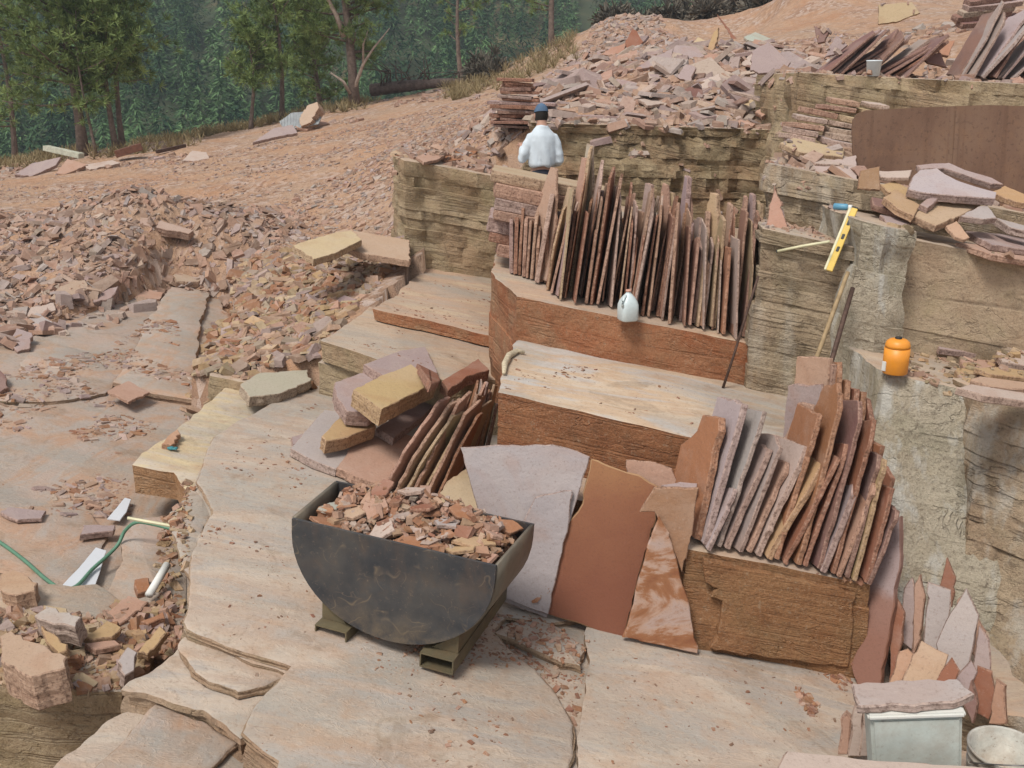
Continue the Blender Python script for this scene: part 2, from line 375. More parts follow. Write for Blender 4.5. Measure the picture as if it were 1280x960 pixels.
# ledges left of the floor
cl = -.15
lbp = [(168, 580), (181, 566), (212, 545), (232, 527), (285, 480), (330, 464), (380, 468), (400, 520), (300, 600), (262, 640), (236, 612), (216, 590)]
L_('rock_ledge', XY(lbp, cl), cl, .24, M_cream, seed=12, beds=(.23, .25), rough=.02, batter=-.05, label='cream topped ledge with an orange band on its face')
L_('rock_ledge', XY(lbp, cl - .245), cl - .245, .7, M_sage, seed=11, beds=(.25, .4), rough=.02, batter=.02, label='sage grey lower bed of the cream topped ledge')
cm = -.44
L_('rock_ledge', XY([(160, 662), (170, 650), (240, 640), (250, 720), (236, 830), (140, 790), (133, 756), (140, 712)], cm), cm, .6, M_pinkfloor, seed=13, beds=(.15, .3), rough=.03, label='grey shelf in the gully left of the floor')
c1 = -.62
L_('pit_floor', [(-9.5, 5.0), (-2.4, 5.0), (-1.9, 5.6), (-2.2, 7.6), (-2.4, 9.3), (-3.3, 12.2), (-4.3, 14.2), (-9.5, 14.2)], c1, .6, M_pinkfloor, seed=14, beds=(.2, .4), label='pink slabby floor of the lower left bench')
L_('rock_sheet', XY([(141, 477), (172, 420), (211, 356), (240, 352), (262, 361), (250, 410), (243, 458), (246, 500), (190, 492)], -.54), -.54, .09, M_pinkfloor, seed=15, beds=(.04, .05), rough=.02, label='long grey sheet running up the lower bench')
L_('rock_sheet', XY([(20, 470), (36, 440), (70, 428), (110, 440), (150, 470), (135, 492), (60, 500), (0, 500), (-60, 480)], -.58), -.58, .05, M_pinkfloor, seed=16, beds=(.03, .04), rough=.03, label='thin pink sheet on the lower bench')
L_('rock_sheet', XY([(-60, 690), (-60, 640), (40, 632), (110, 640), (132, 672), (100, 730), (60, 740)], -.60), -.59, .05, M_pinkfloor, seed=17, beds=(.03, .04), rough=.02, label='brown flat sheet beside the white strip')
L_('rock_ledge', XY([(-120, 842), (0, 850), (60, 857), (150, 862), (160, 850), (215, 770), (120, 730), (-120, 730)], -.42), -.42, 1.7, M_olive, seed=18, beds=(.2, .4), rough=.03, label='stained olive face in the left foreground')
L_('rock_ledge', [(-2.9, 9.15), (-1.7, 9.15), (-1.5, 12.9), (-3.4, 12.9), (-3.05, 11)], -.06, .7, M_olive, seed=19, beds=(.1, .3), label='low olive ledge under the rubble bank')
# middle shelves
ct, ct3 = .52, .66
L_('rock_ledge', XY([(402, 425), (470, 448), (560, 476)], ct) + [(.15, 9.05), (.2, 10.4), (-1.2, 10.6)] + XY([(470, 378), (430, 405)], ct), ct, .22, M_olive, seed=21, beds=(.2, .25), rough=.015, batter=0, label='banded pale shelf below the pinkish step')
L_('rock_ledge', XY([(396, 452), (470, 472), (560, 500)], ct - .225) + [(.15, 8.9), (.2, 10.4), (-1.2, 10.6)] + XY([(440, 405), (415, 425)], ct - .225), ct - .225, .5, M_olive, seed=22, beds=(.3, .4), rough=.02, label='olive lower bed of the banded shelf')
L_('rock_ledge', XY([(467, 385), (550, 404), (640, 424)], ct3) + [(.1, 13.2), (-1.15, 13.2)] + XY([(528, 336), (498, 365)], ct3), ct3, .13, M_red, seed=23, beds=(.12, .14), rough=.02, batter=0, label='pinkish step below the buff wall')
# blocks of the central staircase
c_b1, c_b2, c_b3 = .657, 1.135, 1.505
L_('rock_block', [(.02, 6.02), (.98, 6.0), (1.06, 5.54), (2.2, 5.5), (2.5, 6.3), (2.7, 7.0), (.05, 7.0)], c_b1, 1.1, M_block, seed=25, beds=(.10, .3), jit=.003, rough=.012, batter=.006, label='brown banded block carrying the front row of standing slabs')
L_('rock_block', [(-.1, 6.52), (1.2, 6.3), (2.45, 6.22), (2.8, 8.2), (.05, 8.2)], c_b2, 1.4, M_step, seed=26, beds=(.12, .3), jit=.003, rough=.014, batter=.006, label='banded rust brown step with a pale top')
L_('rock_block', [(.02, 8.02), (1.0, 7.95), (2.05, 7.88), (2.3, 10.2), (-.12, 10.2), (-.2, 9.05)], c_b3, 1.2, M_red, seed=27, beds=(.3, .5), jit=.01, rough=.02, batter=0, label='red brown block under the back row of standing slabs')
L_('rock_block', [(.72, 9.35), (2.35, 9.2), (2.4, 10.4), (.72, 10.4)], 2.16, .8, M_red, seed=28, beds=(.05, .12), rough=.02, label='orange topped ledge behind the back row of slabs')
L_('pit_floor', [(-.1, 10.15), (3.4, 10.15), (3.6, 13.4), (-.1, 13.4)], 1.30, .5, M_olive, seed=29, label='sunken floor where the worker stands')
# walls
L_('rock_wall', XY([(508, 200)], 1.98) + [(-1.05, 12.82), (-.3, 12.85), (.9, 12.9), (1.0, 14.6), (-1.6, 14.6), (-1.55, 13.4)], 1.98, 1.75, M_olive, seed=30, beds=(.06, .3), rough=.05, jit=.022, kind='structure', label='buff layered wall left of the slab stack')
L_('rock_wall', [(.2, 13.05), (1.6, 13.0), (2.6, 13.05), (3.9, 12.9), (4.2, 14.8), (.1, 14.8)], 2.68, 1.8, M_oliveb, a=-.03, seed=31, beds=(.05, .22), rough=.085, jit=.02, step=.06, label='olive brown rock face behind the worker')
L_('rock_wall', [(1.95, 7.86), (2.66, 7.80), (2.72, 8.9), (2.15, 8.9), (2.05, 8.5)], 2.45, 2.2, M_wall, seed=32, beds=(.04, .16), rough=.03, jit=.022, label='layered wall right of the back row of slabs')
L_('rock_wall', [(2.60, 7.52), (2.78, 7.46), (3.02, 7.52), (3.06, 8.5), (2.62, 8.5)], 2.68, 2.2, M_lime, seed=33, beds=(.2, .5), rough=.04, jit=.02, label='white streaked pillar of rock')
L_('rock_wall', [(3.0, 7.76), (4.2, 7.74), (6.0, 7.74), (6.0, 9.2), (3.0, 9.2)], 2.60, 1.6, M_tanface, seed=34, beds=(.5, .9), rough=.012, jit=.008, batter=0, label='smooth tan rock face behind the orange jug')
L_('rock_wall', [(2.22, 8.66), (2.7, 8.6), (3.1, 8.66), (6.0, 8.8), (6.0, 13.2), (3.5, 13.2), (2.75, 10.6)], 2.93, 1.9, M_wall, seed=35, beds=(.05, .16), rough=.07, jit=.03, step=.06, label='layered ledge below the rusty plate')
L_('rock_wall', [(3.25, 11.9), (4.2, 11.9), (5.2, 11.7), (8.5, 11.8), (8.5, 14.5), (3.4, 14.5)], 3.43, 1.4, M_olive, a=-.05, seed=36, beds=(.06, .3), rough=.07, jit=.03, step=.06, label='upper pale ledge carrying leaning slabs')
L_('rock_wall', [(2.60, 7.2), (2.60, 6.90), (2.66, 6.82), (3.1, 6.76), (3.5, 6.70), (6.4, 6.6), (6.4, 7.9), (2.66, 7.9)], 1.71, 2.4, M_lime, seed=37, beds=(.5, .9), rough=.026, jit=.003, batter=.62, step=.05, sub=.05, front=True, label='tall pale rock wall on the right')
L_('rock_wall', [(3.18, 6.82), (3.22, 6.62), (3.5, 6.5), (4.2, 6.45), (6.4, 6.4), (6.4, 7.2), (3.3, 7.0)], 1.755, 2.2, M_crag, seed=38, beds=(.10, .4), rough=.05, jit=.014, batter=.60, step=.05, sub=.05, front=True, label='rough brown crag at the right edge')
L_('rock_ledge', [(2.45, 4.95), (2.42, 5.3), (2.55, 5.8), (3.1, 5.8), (3.0, 4.85)], -.24, .7, M_crag, a=0, seed=51, beds=(.05, .15), rough=.04, label='low broken bed under the slabs leaning in the right corner')
L_('rock_ledge', [(.9, 1.9), (.94, 3.06), (1.33, 3.08), (1.36, 3.46), (3.8, 3.46), (3.8, 1.9)], .60, 1.5, M_olive, a=0, seed=52, beds=(.06, .2), rough=.02, batter=0, label='near ledge carrying the white chest and pail')

# ---------------------------------------------------------------- ground sheet (thin-plate surface through measured points)
def W(px, py, Y): return tuple(PY(px, py, Y))
ctrl = [W(0, 240, 20), (-9.5, 13.5, .9), W(150, 232, 20), W(300, 215, 20), W(500, 180, 20), W(500, 282, 15), W(400, 302, 14.5), W(600, 150, 18), W(560, 190, 15.2),
        (.5, 13.6, 2.62), (2, 13.6, 2.6), (3.6, 13.6, 2.6), W(800, 72, 20), W(900, 92, 17), W(1000, 52, 22), W(780, 22, 32), W(880, 26, 34), W(960, 30, 30), W(1100, 5, 30), W(1280, 40, 16),
        W(100, 197, 27), W(0, 215, 25), W(315, 162, 30), W(440, 132, 32), W(585, 108, 32), W(690, 72, 31), W(-100, 225, 26), W(1150, 60, 17), W(700, 105, 20), W(640, 138, 17),
        W(300, 322, 13.2), W(270, 345, 13), W(400, 335, 12.4), W(500, 325, 12.9), W(290, 440, 10.2), W(390, 432, 9.7), W(330, 395, 11), W(450, 370, 11.2),
        (-20, 20, -.5), (-20, 35, -.2), (-14, 40, 0), (-6, 45, 1.2), (2, 48, 3.6), (10, 48, 7), (20, 45, 9), (20, 20, 5.5), (14, 12, 4.2), (12, 0, 3), (-12, 8, -.2), (-12, 0, -.8), (8, 30, 6.0), (-22, 28, -.8)]
ctrl = np.array(ctrl)
def tps(ctrl):
    X = ctrl[:, :2] / 10; n = len(X)
    d = np.linalg.norm(X[:, None] - X[None], axis=2)
    K = np.where(d > 0, d * d * np.log(d + 1e-9), 0) + np.eye(n) * .003
    Pm = np.hstack([np.ones((n, 1)), X]); M = np.zeros((n + 3, n + 3)); M[:n, :n] = K; M[:n, n:] = Pm; M[n:, :n] = Pm.T
    w = np.linalg.solve(M, np.concatenate([ctrl[:, 2], np.zeros(3)]))
    def f(x, y):
        q = np.stack([x, y], -1) / 10; dd = np.linalg.norm(q[..., None, :] - X, axis=-1)
        U = np.where(dd > 0, dd * dd * np.log(dd + 1e-9), 0)
        return U @ w[:n] + w[n] + q @ w[n + 1:]
    return f
H0 = tps(ctrl)
def inpoly(x, y, poly):
    r = np.zeros(x.shape, bool); n = len(poly)
    for i in range(n):
        (x0, y0), (x1, y1) = poly[i], poly[(i + 1) % n]
        if y0 == y1: continue
        cnd = ((y0 > y) != (y1 > y)) & (x < (x1 - x0) * (y - y0) / (y1 - y0) + x0); r ^= cnd
    return r
PIT = [(-2.6, -3), (-2.6, 9.3), (-1.62, 9.45), (-.95, 13.1), (-1.2, 13.9), (3.9, 13.5), (9, 13.0), (9, -3)]
LOWB = [(-10, -3), (-10, 13.2), (-7, 13.4), (-5.2, 13.9), (-4.2, 13.9), (-3.55, 12.6), (-3.05, 10.5), (-2.6, 9.3), (-2.6, -3)]
def bumpf(x, y, cx, cy, rx, ry, h, p=1.0):
    r = np.sqrt(((x - cx) / rx) ** 2 + ((y - cy) / ry) ** 2)
    return h * np.clip(1 - r, 0, 1) ** p
def vnoise(x, y, s, seed):
    return np.array([noise.fractal(Vector((a * s, b * s, seed)), 1.0, 2.0, 4) for a, b in zip(x.ravel(), y.ravel())]).reshape(x.shape)
def height(x, y):
    z = H0(x, y)
    z = z + bumpf(x, y, -5.6, 15.0, 2.3, 2.2, .75, 1.1) + bumpf(x, y, -8.5, 14.6, 3.0, 2.2, .15)
    z = z + bumpf(x, y, 2.2, 17.5, 3.0, 2.5, .25) + bumpf(x, y, 3.0, 27, 3.5, 4, .5)
    return z
xs = np.concatenate([np.arange(-26, -12, .5), np.arange(-12, 8, .16), np.arange(8, 24, .5)])
ys = np.concatenate([np.arange(-3, 8, .5), np.arange(8, 24, .16), np.arange(24, 52, .35)])
GX, GY = np.meshgrid(xs, ys)
GZ = height(GX, GY) + vnoise(GX, GY, .8, 3.0) * .07 + vnoise(GX, GY, 3.0, 9.0) * .02
GZ[inpoly(GX, GY, PIT)] = -1.4
low = inpoly(GX, GY, LOWB); ramp_ = -.66 + A * GX + np.clip(GY - np.clip(10.5 + (GX + 5.6) * 5.2, 10.3, 14.0), -3, 9) * (.36 + .9 * np.clip((GX + 5.3) / .6, 0, 1)) + vnoise(GX, GY, 1.2, 2.0) * .08
west = GX < -3.55; GZ[west] = np.minimum(GZ[west], np.where(GY < 17, ramp_, 99)[west])
low2 = low & (GY < np.clip(10.4 + (GX + 5.6) * 5.2, 10.2, 13.4)) & ~((GX > -3.3) & (GY > 9.6)); GZ[low2] = np.minimum(GZ[low2], -1.3)
nx, ny = len(xs), len(ys)
idx = np.arange(nx * ny).reshape(ny, nx)
q = np.stack([idx[:-1, :-1], idx[:-1, 1:], idx[1:, 1:], idx[1:, :-1]], -1).reshape(-1, 4)
GV = np.stack([GX, GY, GZ], -1).reshape(-1, 3)
me = np_mesh('ground', GV, q.ravel(), np.full(len(q), 4))
for p in me.polygons: p.use_smooth = True
tag(link('ground', me, M_dirt), 'orange dirt and gravel of the quarry yard and road', 'ground', None, 'structure')
collide([tuple(v) for v in GV], [tuple(int(i) for i in f) for f in q])

# far wooded slope across the valley
def hill_h(x, y):
    base = -15 + np.clip(y - 76, 0, None) * .44 - .05 * x
    return base + 2.2 * np.sin(x * .05 + y * .03) + 1.3 * np.sin(x * .11 - y * .07)
hx = np.arange(-130, 135, 3.0); hy = np.arange(47, 186, 3.0)
HX, HY = np.meshgrid(hx, hy); HZ = hill_h(HX, HY) + vnoise(HX, HY, .06, 5) * 1.2

nx, ny = len(hx), len(hy); idx = np.arange(nx * ny).reshape(ny, nx)
q = np.stack([idx[:-1, :-1], idx[:-1, 1:], idx[1:, 1:], idx[1:, :-1]], -1).reshape(-1, 4)
me = np_mesh('hillside', np.stack([HX, HY, HZ], -1).reshape(-1, 3), q.ravel(), np.full(len(q), 4))
for p in me.polygons: p.use_smooth = True
tag(link('hillside', me, M_hill), 'far valley slope of dry grass and brush', 'hillside', None, 'structure')
# ---------------------------------------------------------------- sandstone slabs
MAUVE, GREYS, PALE = (.345, .262, .245), (.39, .335, .31), (.46, .36, .30)
REDB, RUST, OCHRE, PINKS, BUFF = (.255, .105, .062), (.32, .145, .072), (.42, .28, .145), (.41, .25, .18), (.46, .345, .21)
PURPLE = (.21, .118, .10)

def outline_rough(pts, step, amp, rnd):
    out = []; n = len(pts)
    for i in range(n):
        p, q = pts[i], pts[(i + 1) % n]; L = (q - p).length
        if L < 1e-6: continue
        nn = Vector(((q - p).y, -(q - p).x)) / L
        out.append(p + nn * rnd.uniform(-.3, .3) * amp)
        s = rnd.uniform(.5, 1.6) * step
        while s < L - step * .4:
            k = rnd.random()
            o = rnd.uniform(-1, 1) * amp * (1.8 if k > .85 else .8)
            out.append(p.lerp(q, s / L) + nn * o)
            s += rnd.uniform(.35, 2.0) * step
    return out

def slab_mesh(name, pts, t, seed=0, step=.05, amp=.008, centre=False, bow=0.0):
    """prism over a 2-D outline (local XY), top face at z=0 (or +t/2), with broken edges"""
    rnd = random.Random(seed)
    pts = [Vector((p[0], p[1])) for p in pts]
    ar = sum(pts[i].x * pts[(i + 1) % len(pts)].y - pts[(i + 1) % len(pts)].x * pts[i].y for i in range(len(pts)))
    if ar < 0: pts.reverse()
    R = outline_rough(pts, step, amp, rnd); n = len(R)
    N = []
    for i in range(n):
        tt = R[(i + 1) % n] - R[i - 1]; tt.normalize(); N.append(Vector((tt.y, -tt.x)))
    z0 = t / 2 if centre else 0.0
    bev = min(.006, t * .18)
    lev = [(z0, -bev), (z0 - bev, 0)]
    m = max(1, int(t / .03))
    for k in range(1, m + 1):
        lev.append((z0 - bev - (t - 2 * bev) * k / m, rnd.uniform(-.004, .004) if k < m else 0))
    lev.append((z0 - t, -bev))
    V = []
    for li, (z, o) in enumerate(lev):
        sd = rnd.uniform(0, 99)
        for p, nn in zip(R, N):
            e = (noise.noise(Vector((p.x * 9, p.y * 9, sd))) * .8 + rnd.uniform(-.3, .3)) * min(.007, t * .18) if 0 < li < len(lev) - 1 else 0
            V.append((p.x + nn.x * (o + e), p.y + nn.y * (o + e), z))
    faces = [tuple(range(n))]; edge = [0.0]
    for k in range(len(lev) - 1):
        for i in range(n):
            j = (i + 1) % n
            faces.append((k * n + i, (k + 1) * n + i, (k + 1) * n + j, k * n + j)); edge.append(1.0)
    faces.append(tuple(reversed(range((len(lev) - 1) * n, len(lev) * n)))); edge.append(0.0)
    me = bpy.data.meshes.new(name); me.from_pydata(V, [], faces); me.update()
    at = me.attributes.new('edge', 'FLOAT', 'FACE'); at.data.foreach_set('value', edge)
    return me

NSLAB = 0
def jitcol(c, rnd, v=.12):
    k = 1 + rnd.uniform(-v, v)
    return tuple(max(.02, min(.8, x * k * (1 + rnd.uniform(-.05, .05)))) for x in c)

def slab_px(px, p0, n, t, col, label, cat='stone slab', group=None, name='stone_slab', mat=None, seed=None, amp=.006, step=.05, collide_it=True):
    """slab whose upper face fills a traced outline on the real plane through p0 with normal n (towards the viewer's side)"""
    global NSLAB
    NSLAB += 1; seed = NSLAB if seed is None else seed
    n = Vector(n).normalized()
    P = [PN(x, y, p0, n) for x, y in px]
    ctr = sum(P, Vector()) / len(P)
    up = Vector((0, 0, 1)) if abs(n.z) < .8 else Vector((0, 1, 0))
    ex = up.cross(n).normalized(); ey = n.cross(ex)
    L = [((p - ctr).dot(ex), (p - ctr).dot(ey)) for p in P]
    me = slab_mesh(name, L, t, seed, step, amp)
    o = link(name, me, mat or M_slab, None, col)
    o.matrix_world = Matrix(((ex.x, ey.x, n.x, ctr.x), (ex.y, ey.y, n.y, ctr.y), (ex.z, ey.z, n.z, ctr.z), (0, 0, 0, 1)))
    if collide_it:
        mw = o.matrix_world
        collide([tuple(mw @ v.co) for v in me.vertices], [tuple(f.vertices) for f in me.polygons])
    return tag(o, label, cat, group)

def tilt(c_px, c, ax, by):                     # a plane through a pixel's point on the bedding plane c, with slopes ax, by
    p0 = PP(c_px[0], c_px[1], c); return p0, Vector((-ax, -by, 1)).normalized()

def stand_slab(base, wd, h, t, yaw, lean, back, col, label, group, prof=None, seed=0, name='standing_slab', amp=.012, mat=None):
    rnd = random.Random(seed * 13 + 5)
    if prof is None:
        k = rnd.random(); a0, a1 = -wd / 2, wd / 2
        if k < .35:   prof = [(a0, 0), (a1, 0), (a1 * rnd.uniform(.8, 1), h * rnd.uniform(.55, .9)), (a1 * rnd.uniform(-.2, .5), h), (a0 * rnd.uniform(.7, 1), h * rnd.uniform(.75, .97))]
        elif k < .7:  prof = [(a0, 0), (a1, rnd.uniform(0, .04)), (a1 * rnd.uniform(.75, 1.05), h * rnd.uniform(.85, 1)), (a0 * rnd.uniform(.75, 1.05), h * rnd.uniform(.9, 1))]
        else:         prof = [(a0 * .7, 0), (a1, .02), (a1 * 1.05, h * .5), (a1 * rnd.uniform(.1, .7), h), (a0 * rnd.uniform(.2, .6), h * .96), (a0, h * rnd.uniform(.4, .6))]
    me = slab_mesh(name, prof, t, seed, .06, amp * .75, centre=True)
    o = link(name, me, mat or M_slab, None, col)
    B = Matrix(((0, 0, 1, 0), (1, 0, 0, 0), (0, 1, 0, 0), (0, 0, 0, 1)))
    o.matrix_world = Matrix.Translation(base) @ Matrix.Rotation(yaw, 4, 'Z') @ Matrix.Rotation(-back, 4, 'X') @ Matrix.Rotation(lean, 4, 'Y') @ B
    return tag(o, label, 'stone slab', group)
R_ = math.radians

def toneword(c):
    r, g, b = c
    if r < .25: return 'dark purplish'
    if r / b > 2.9: return 'rusty red'
    if r / b > 2.2: return 'ochre'
    if r / b < 1.36: return 'mauve grey'
    return 'pale pink' if r > .42 else 'pinkish brown'

# -- back row (book-like row on the red brown block)
rnd = random.Random(11)
pal = [MAUVE, PINKS, PALE, REDB, RUST, PINKS, PALE, BUFF, PINKS, REDB, (.30, .16, .11)]
gR1 = 'slabs standing on edge in the back row'
x0, y0 = 684, 376; x1, y1 = 942, 431
NF = 84
tops_px = [(684, 262), (700, 228), (716, 205), (735, 225), (750, 210), (775, 258), (800, 250), (830, 255), (850, 265), (880, 275), (905, 285), (925, 270), (942, 290)]
def topline(px):
    for (a, b), (c, d) in zip(tops_px, tops_px[1:]):
        if a <= px <= c: return b + (d - b) * (px - a) / (c - a)
    return tops_px[-1][1]
for i in range(NF):
    s = (i + .5) / NF
    px, py = x0 + (x1 - x0) * s + rnd.uniform(-1.5, 1.5), y0 + (y1 - y0) * s
    wd = rnd.uniform(.26, .45)
    bp = PP(px, py - rnd.uniform(1, 17), c_b3 + .004)
    bp.y += wd / 2; bp.z = c_b3 + A * bp.x + .004
    hh = (py - topline(px)) / 158 * rnd.uniform(.60, 1.12)
    lean = R_(10 - 9.5 * s + rnd.uniform(-3.5, 3.5))
    col = jitcol(rnd.choice(pal), rnd)
    stand_slab(bp, wd, hh, rnd.uniform(.010, .028), R_(rnd.uniform(-13, 5)), lean, R_(rnd.uniform(3, 11)), col,
               f'thin {toneword(col)} slab, {ordinal(i + 1)} from left along the back row front', gR1, seed=100 + i)
# the tall pieces behind the front of the row: (pixel of tip, foot px x)
tall = [(747, 178, 722), (737, 195, 712), (706, 205, 668), (716, 232, 690), (762, 228, 748), (772, 230, 762), (817, 228, 806), (836, 228, 826), (843, 238, 834), (862, 218, 842), (868, 238, 850),
        (855, 262, 842), (883, 262, 872), (899, 240, 886), (913, 252, 904), (930, 243, 916), (942, 240, 930), (951, 250, 941), (824, 250, 812), (790, 250, 778), (690, 240, 672), (728, 238, 706), (752, 236, 738), (805, 262, 792)]
for i, (tx, ty, fx) in enumerate(sorted(tall)):
    py = 376 + (fx - 684) * .213 - 8
    bp = PP(fx, py, c_b3); bp = Vector((bp.x * 1.06, bp.y + .52, 0)); bp.z = c_b3 + A * bp.x + .004
    tp = PY(tx, ty, bp.y + .12); hh = tp.z - bp.z
    w0 = rnd.uniform(.10, .2)
    col = jitcol(rnd.choice([PALE, PINKS, BUFF, MAUVE, PINKS]), rnd)
    prof = [(-w0, 0), (w0, 0), (w0 * .8, hh * .6), (rnd.uniform(.01, .05), hh), (-.05, hh * .985), (-w0 * .9, hh * .55)]
    stand_slab(bp, w0 * 2, hh, rnd.uniform(.024, .045), R_(rnd.uniform(10, 40) if i % 3 else -4), math.atan2(tp.x - bp.x, hh), R_(4), col,
               f'{toneword(col)} slab poking up, {ordinal(i + 1)} from left of the back row tips', gR1, prof=prof, seed=200 + i)
# the short first bunch, further back on the left
for i in range(9):
    px = 639 + i * 5.4
    bp = PP(px, 343 + i * 1.6, c_b3); bp.y += .14; bp.z = c_b3 + A * bp.x + .004
    hh = rnd.uniform(.50, .66) if i < 6 else rnd.uniform(.42, .6)
    col = jitcol(rnd.choice([MAUVE, PINKS, PINKS, REDB]), rnd)
    stand_slab(bp, .3, hh, rnd.uniform(.022, .036), R_(rnd.uniform(-6, 2)), R_(rnd.uniform(0, 5)), R_(4), col,
               f'{toneword(col)} slab, {ordinal(i + 1)} from left in the short bunch below the worker', 'short bunch of standing slabs below the worker', seed=300 + i)
# the single broad pointed slab at the right end
slab_px([(955, 313), (957, 285), (968, 232), (975, 250), (984, 280), (988, 300), (984, 316)], PY(970, 316, 8.1), (-.25, -.93, .25), .04, jitcol(PINKS, rnd), 'pointed pinkish slab leaning alone at the right end of the back row')

# -- horizontal stack left of the back row (under the worker)
gS = 'slabs lying in the stack in front of the worker'
zt = 2.375
for i in range(9):
    t = rnd.uniform(.07, .13)
    w0 = -.16 + rnd.uniform(-.05, .06); w1 = .62 + rnd.uniform(-.25, .2)
    if i == 0: w1, t = .86, .1
    d0 = 9.10 + rnd.uniform(-.04, .09); d1 = 9.9 + rnd.uniform(-.1, .1)
    me = slab_mesh('stacked_slab', [(w0, d0 - 9.5), ((w0 + w1) / 2, d0 - 9.5 + rnd.uniform(-.04, .04)), (w1, d0 - 9.5 + .05), (w1 + .05, d1 - 9.5), (w0, d1 - 9.5)], t, 400 + i, .06, .012)
    col = jitcol([BUFF, PINKS, MAUVE, PINKS, MAUVE, REDB, PINKS, REDB, BUFF][i], rnd)
    o = link('stacked_slab', me, M_slab, None, col)
    o.matrix_world = Matrix.Translation((0, 9.5, zt)) @ Matrix.Rotation(math.atan(.19), 4, 'Y')
    tag(o, f'flat {toneword(col)} slab, {ordinal(i + 1)} from the top of the stack below the worker', 'stone slab', gS)
    collide([tuple(o.matrix_world @ v.co) for v in me.vertices], [tuple(f.vertices) for f in me.polygons])
    zt -= t * 1.019 + .002
    if zt < 1.64: break
# loose flat pieces on the buff wall left of that stack
for i, (pp, z, col, lb) in enumerate([
        ([(548, 192), (580, 182), (598, 188), (585, 198), (556, 202)], 2.05, RUST, 'orange flake on top of the buff wall, the one with the pale left corner'),
        ([(572, 200), (600, 190), (615, 196), (606, 207), (585, 208)], 2.02, OCHRE, 'ochre flake lying at the right end of the buff wall top'),
        ([(520, 196), (545, 186), (560, 190), (548, 199), (530, 203)], 2.03, PINKS, 'pink flake at the left end of the buff wall top')]):
    slab_px(pp, *tilt(pp[0], z, -.15, .12), .04, col, lb, group=None)

# -- front row on the brown block
gR2 = 'slabs standing on edge in the front row'
def angular(w_, h_, sd):
    q = random.Random(sd); k = q.random()
    if k < .4: top = [(w_ * .5, h_ * q.uniform(.62, .8)), (w_ * q.uniform(.1, .3), h_ * q.uniform(.9, .97)), (-w_ * q.uniform(.2, .42), h_), (-w_ * .5, h_ * q.uniform(.86, .95))]
    elif k < .75: top = [(w_ * .48, h_ * q.uniform(.88, .97)), (-w_ * .47, h_ * q.uniform(.96, 1.0)), (-w_ * .5, h_ * q.uniform(.8, .9))]
    else: top = [(w_ * .5, h_ * q.uniform(.5, .65)), (w_ * .1, h_ * .82), (w_ * .04, h_ * .97), (-w_ * .42, h_), (-w_ * .52, h_ * .9), (-w_ * .46, h_ * .74), (-w_ * .5, h_ * .6)]
    return [(-w_ / 2, 0), (w_ * .5, .015)] + top + [(-w_ * q.uniform(.46, .54), h_ * q.uniform(.3, .5))]
first = [  # foot px (x, y), tip px (x,y), width, thickness, colour, label
    ((862, 684), (893, 512), .50, .05, RUST, 'orange brown slab at the left end of the front row'),
    ((878, 690), (926, 488), .46, .045, GREYS, 'tall mauve grey slab with rounded tip, second at the left of the front row'),
    ((893, 692), (948, 493), .50, .03, GREYS, 'grey slab with long notched edge just right of the rounded grey one'),
    ((884, 694), (918, 596), .22, .03, GREYS, 'short grey offcut leaning against the foot of the front row'),
    ((905, 694), (955, 540), .46, .04, MAUVE, 'mauve slab with a wavy edge in the left half of the front row'),
    ((918, 698), (968, 530), .46, .03, MAUVE, 'thin mauve slab with hooked tip in the front row'),
    ((930, 700), (980, 560), .44, .035, PINKS, 'pinkish slab with curved edge in the front row'),
    ((944, 702), (1000, 535), .46, .04, PALE, 'pale slab with a squared top in the middle of the front row'),
    ((958, 706), (1025, 548), .46, .04, OCHRE, 'ochre slab with flat top in the middle of the front row'),
    ((972, 708), (1018, 500), .46, .035, RUST, 'rusty slab with a stepped tip in the middle of the front row'),
    ((986, 711), (1040, 545), .42, .03, REDB, 'dark red slab right of the ochre one in the front row'),
    ((998, 714), (1045, 470), .46, .035, RUST, 'rust brown tall slab in the right half of the front row'),
    ((1010, 717), (1050, 540), .44, .03, REDB, 'dark red thin slab in the right half of the front row'),
    ((1022, 719), (1068, 490), .46, .03, PURPLE, 'purplish tall slab in the right half of the front row'),
    ((1032, 722), (1062, 590), .30, .04, MAUVE, 'short grey slab low in the right half of the front row'),
    ((1043, 724), (1080, 510), .44, .03, REDB, 'dark slab with a pointed tip, right of the short grey one in the front row'),
    ((1052, 727), (1082, 585), .36, .028, PINKS, 'thin pinkish slab, fifth from the right end of the front row'),
    ((1062, 729), (1088, 555), .40, .03, PURPLE, 'purplish slab, fourth from the right end of the front row'),
    ((1072, 732), (1094, 560), .36, .028, OCHRE, 'thin ochre edged slab, third from the right end of the front row'),
    ((1082, 734), (1100, 590), .36, .03, REDB, 'dark red slab, second from the right end of the front row'),
    ((1090, 736), (1109, 618), .34, .028, PURPLE, 'small purplish slab at the right end of the front row')]
for i, (f, tp, wd, t, col, lb) in enumerate(first):
    bp = PP(f[0], f[1], c_b1); bp.y += wd / 2 + .02; bp.z = c_b1 + A * bp.x + .006
    tpw = PY(tp[0], tp[1], bp.y + .10); hh = max(.3, tpw.z - bp.z); ln = math.atan2(tpw.x - bp.x, hh)
    stand_slab(bp, wd, hh / math.cos(ln), t, R_(rnd.uniform(4, 13) if i < 9 else rnd.uniform(-7, 5)), ln, R_(rnd.uniform(4, 9)), jitcol(col, rnd, .06), lb, gR2, seed=500 + i, amp=.011, prof=angular(wd, hh, 500 + i))
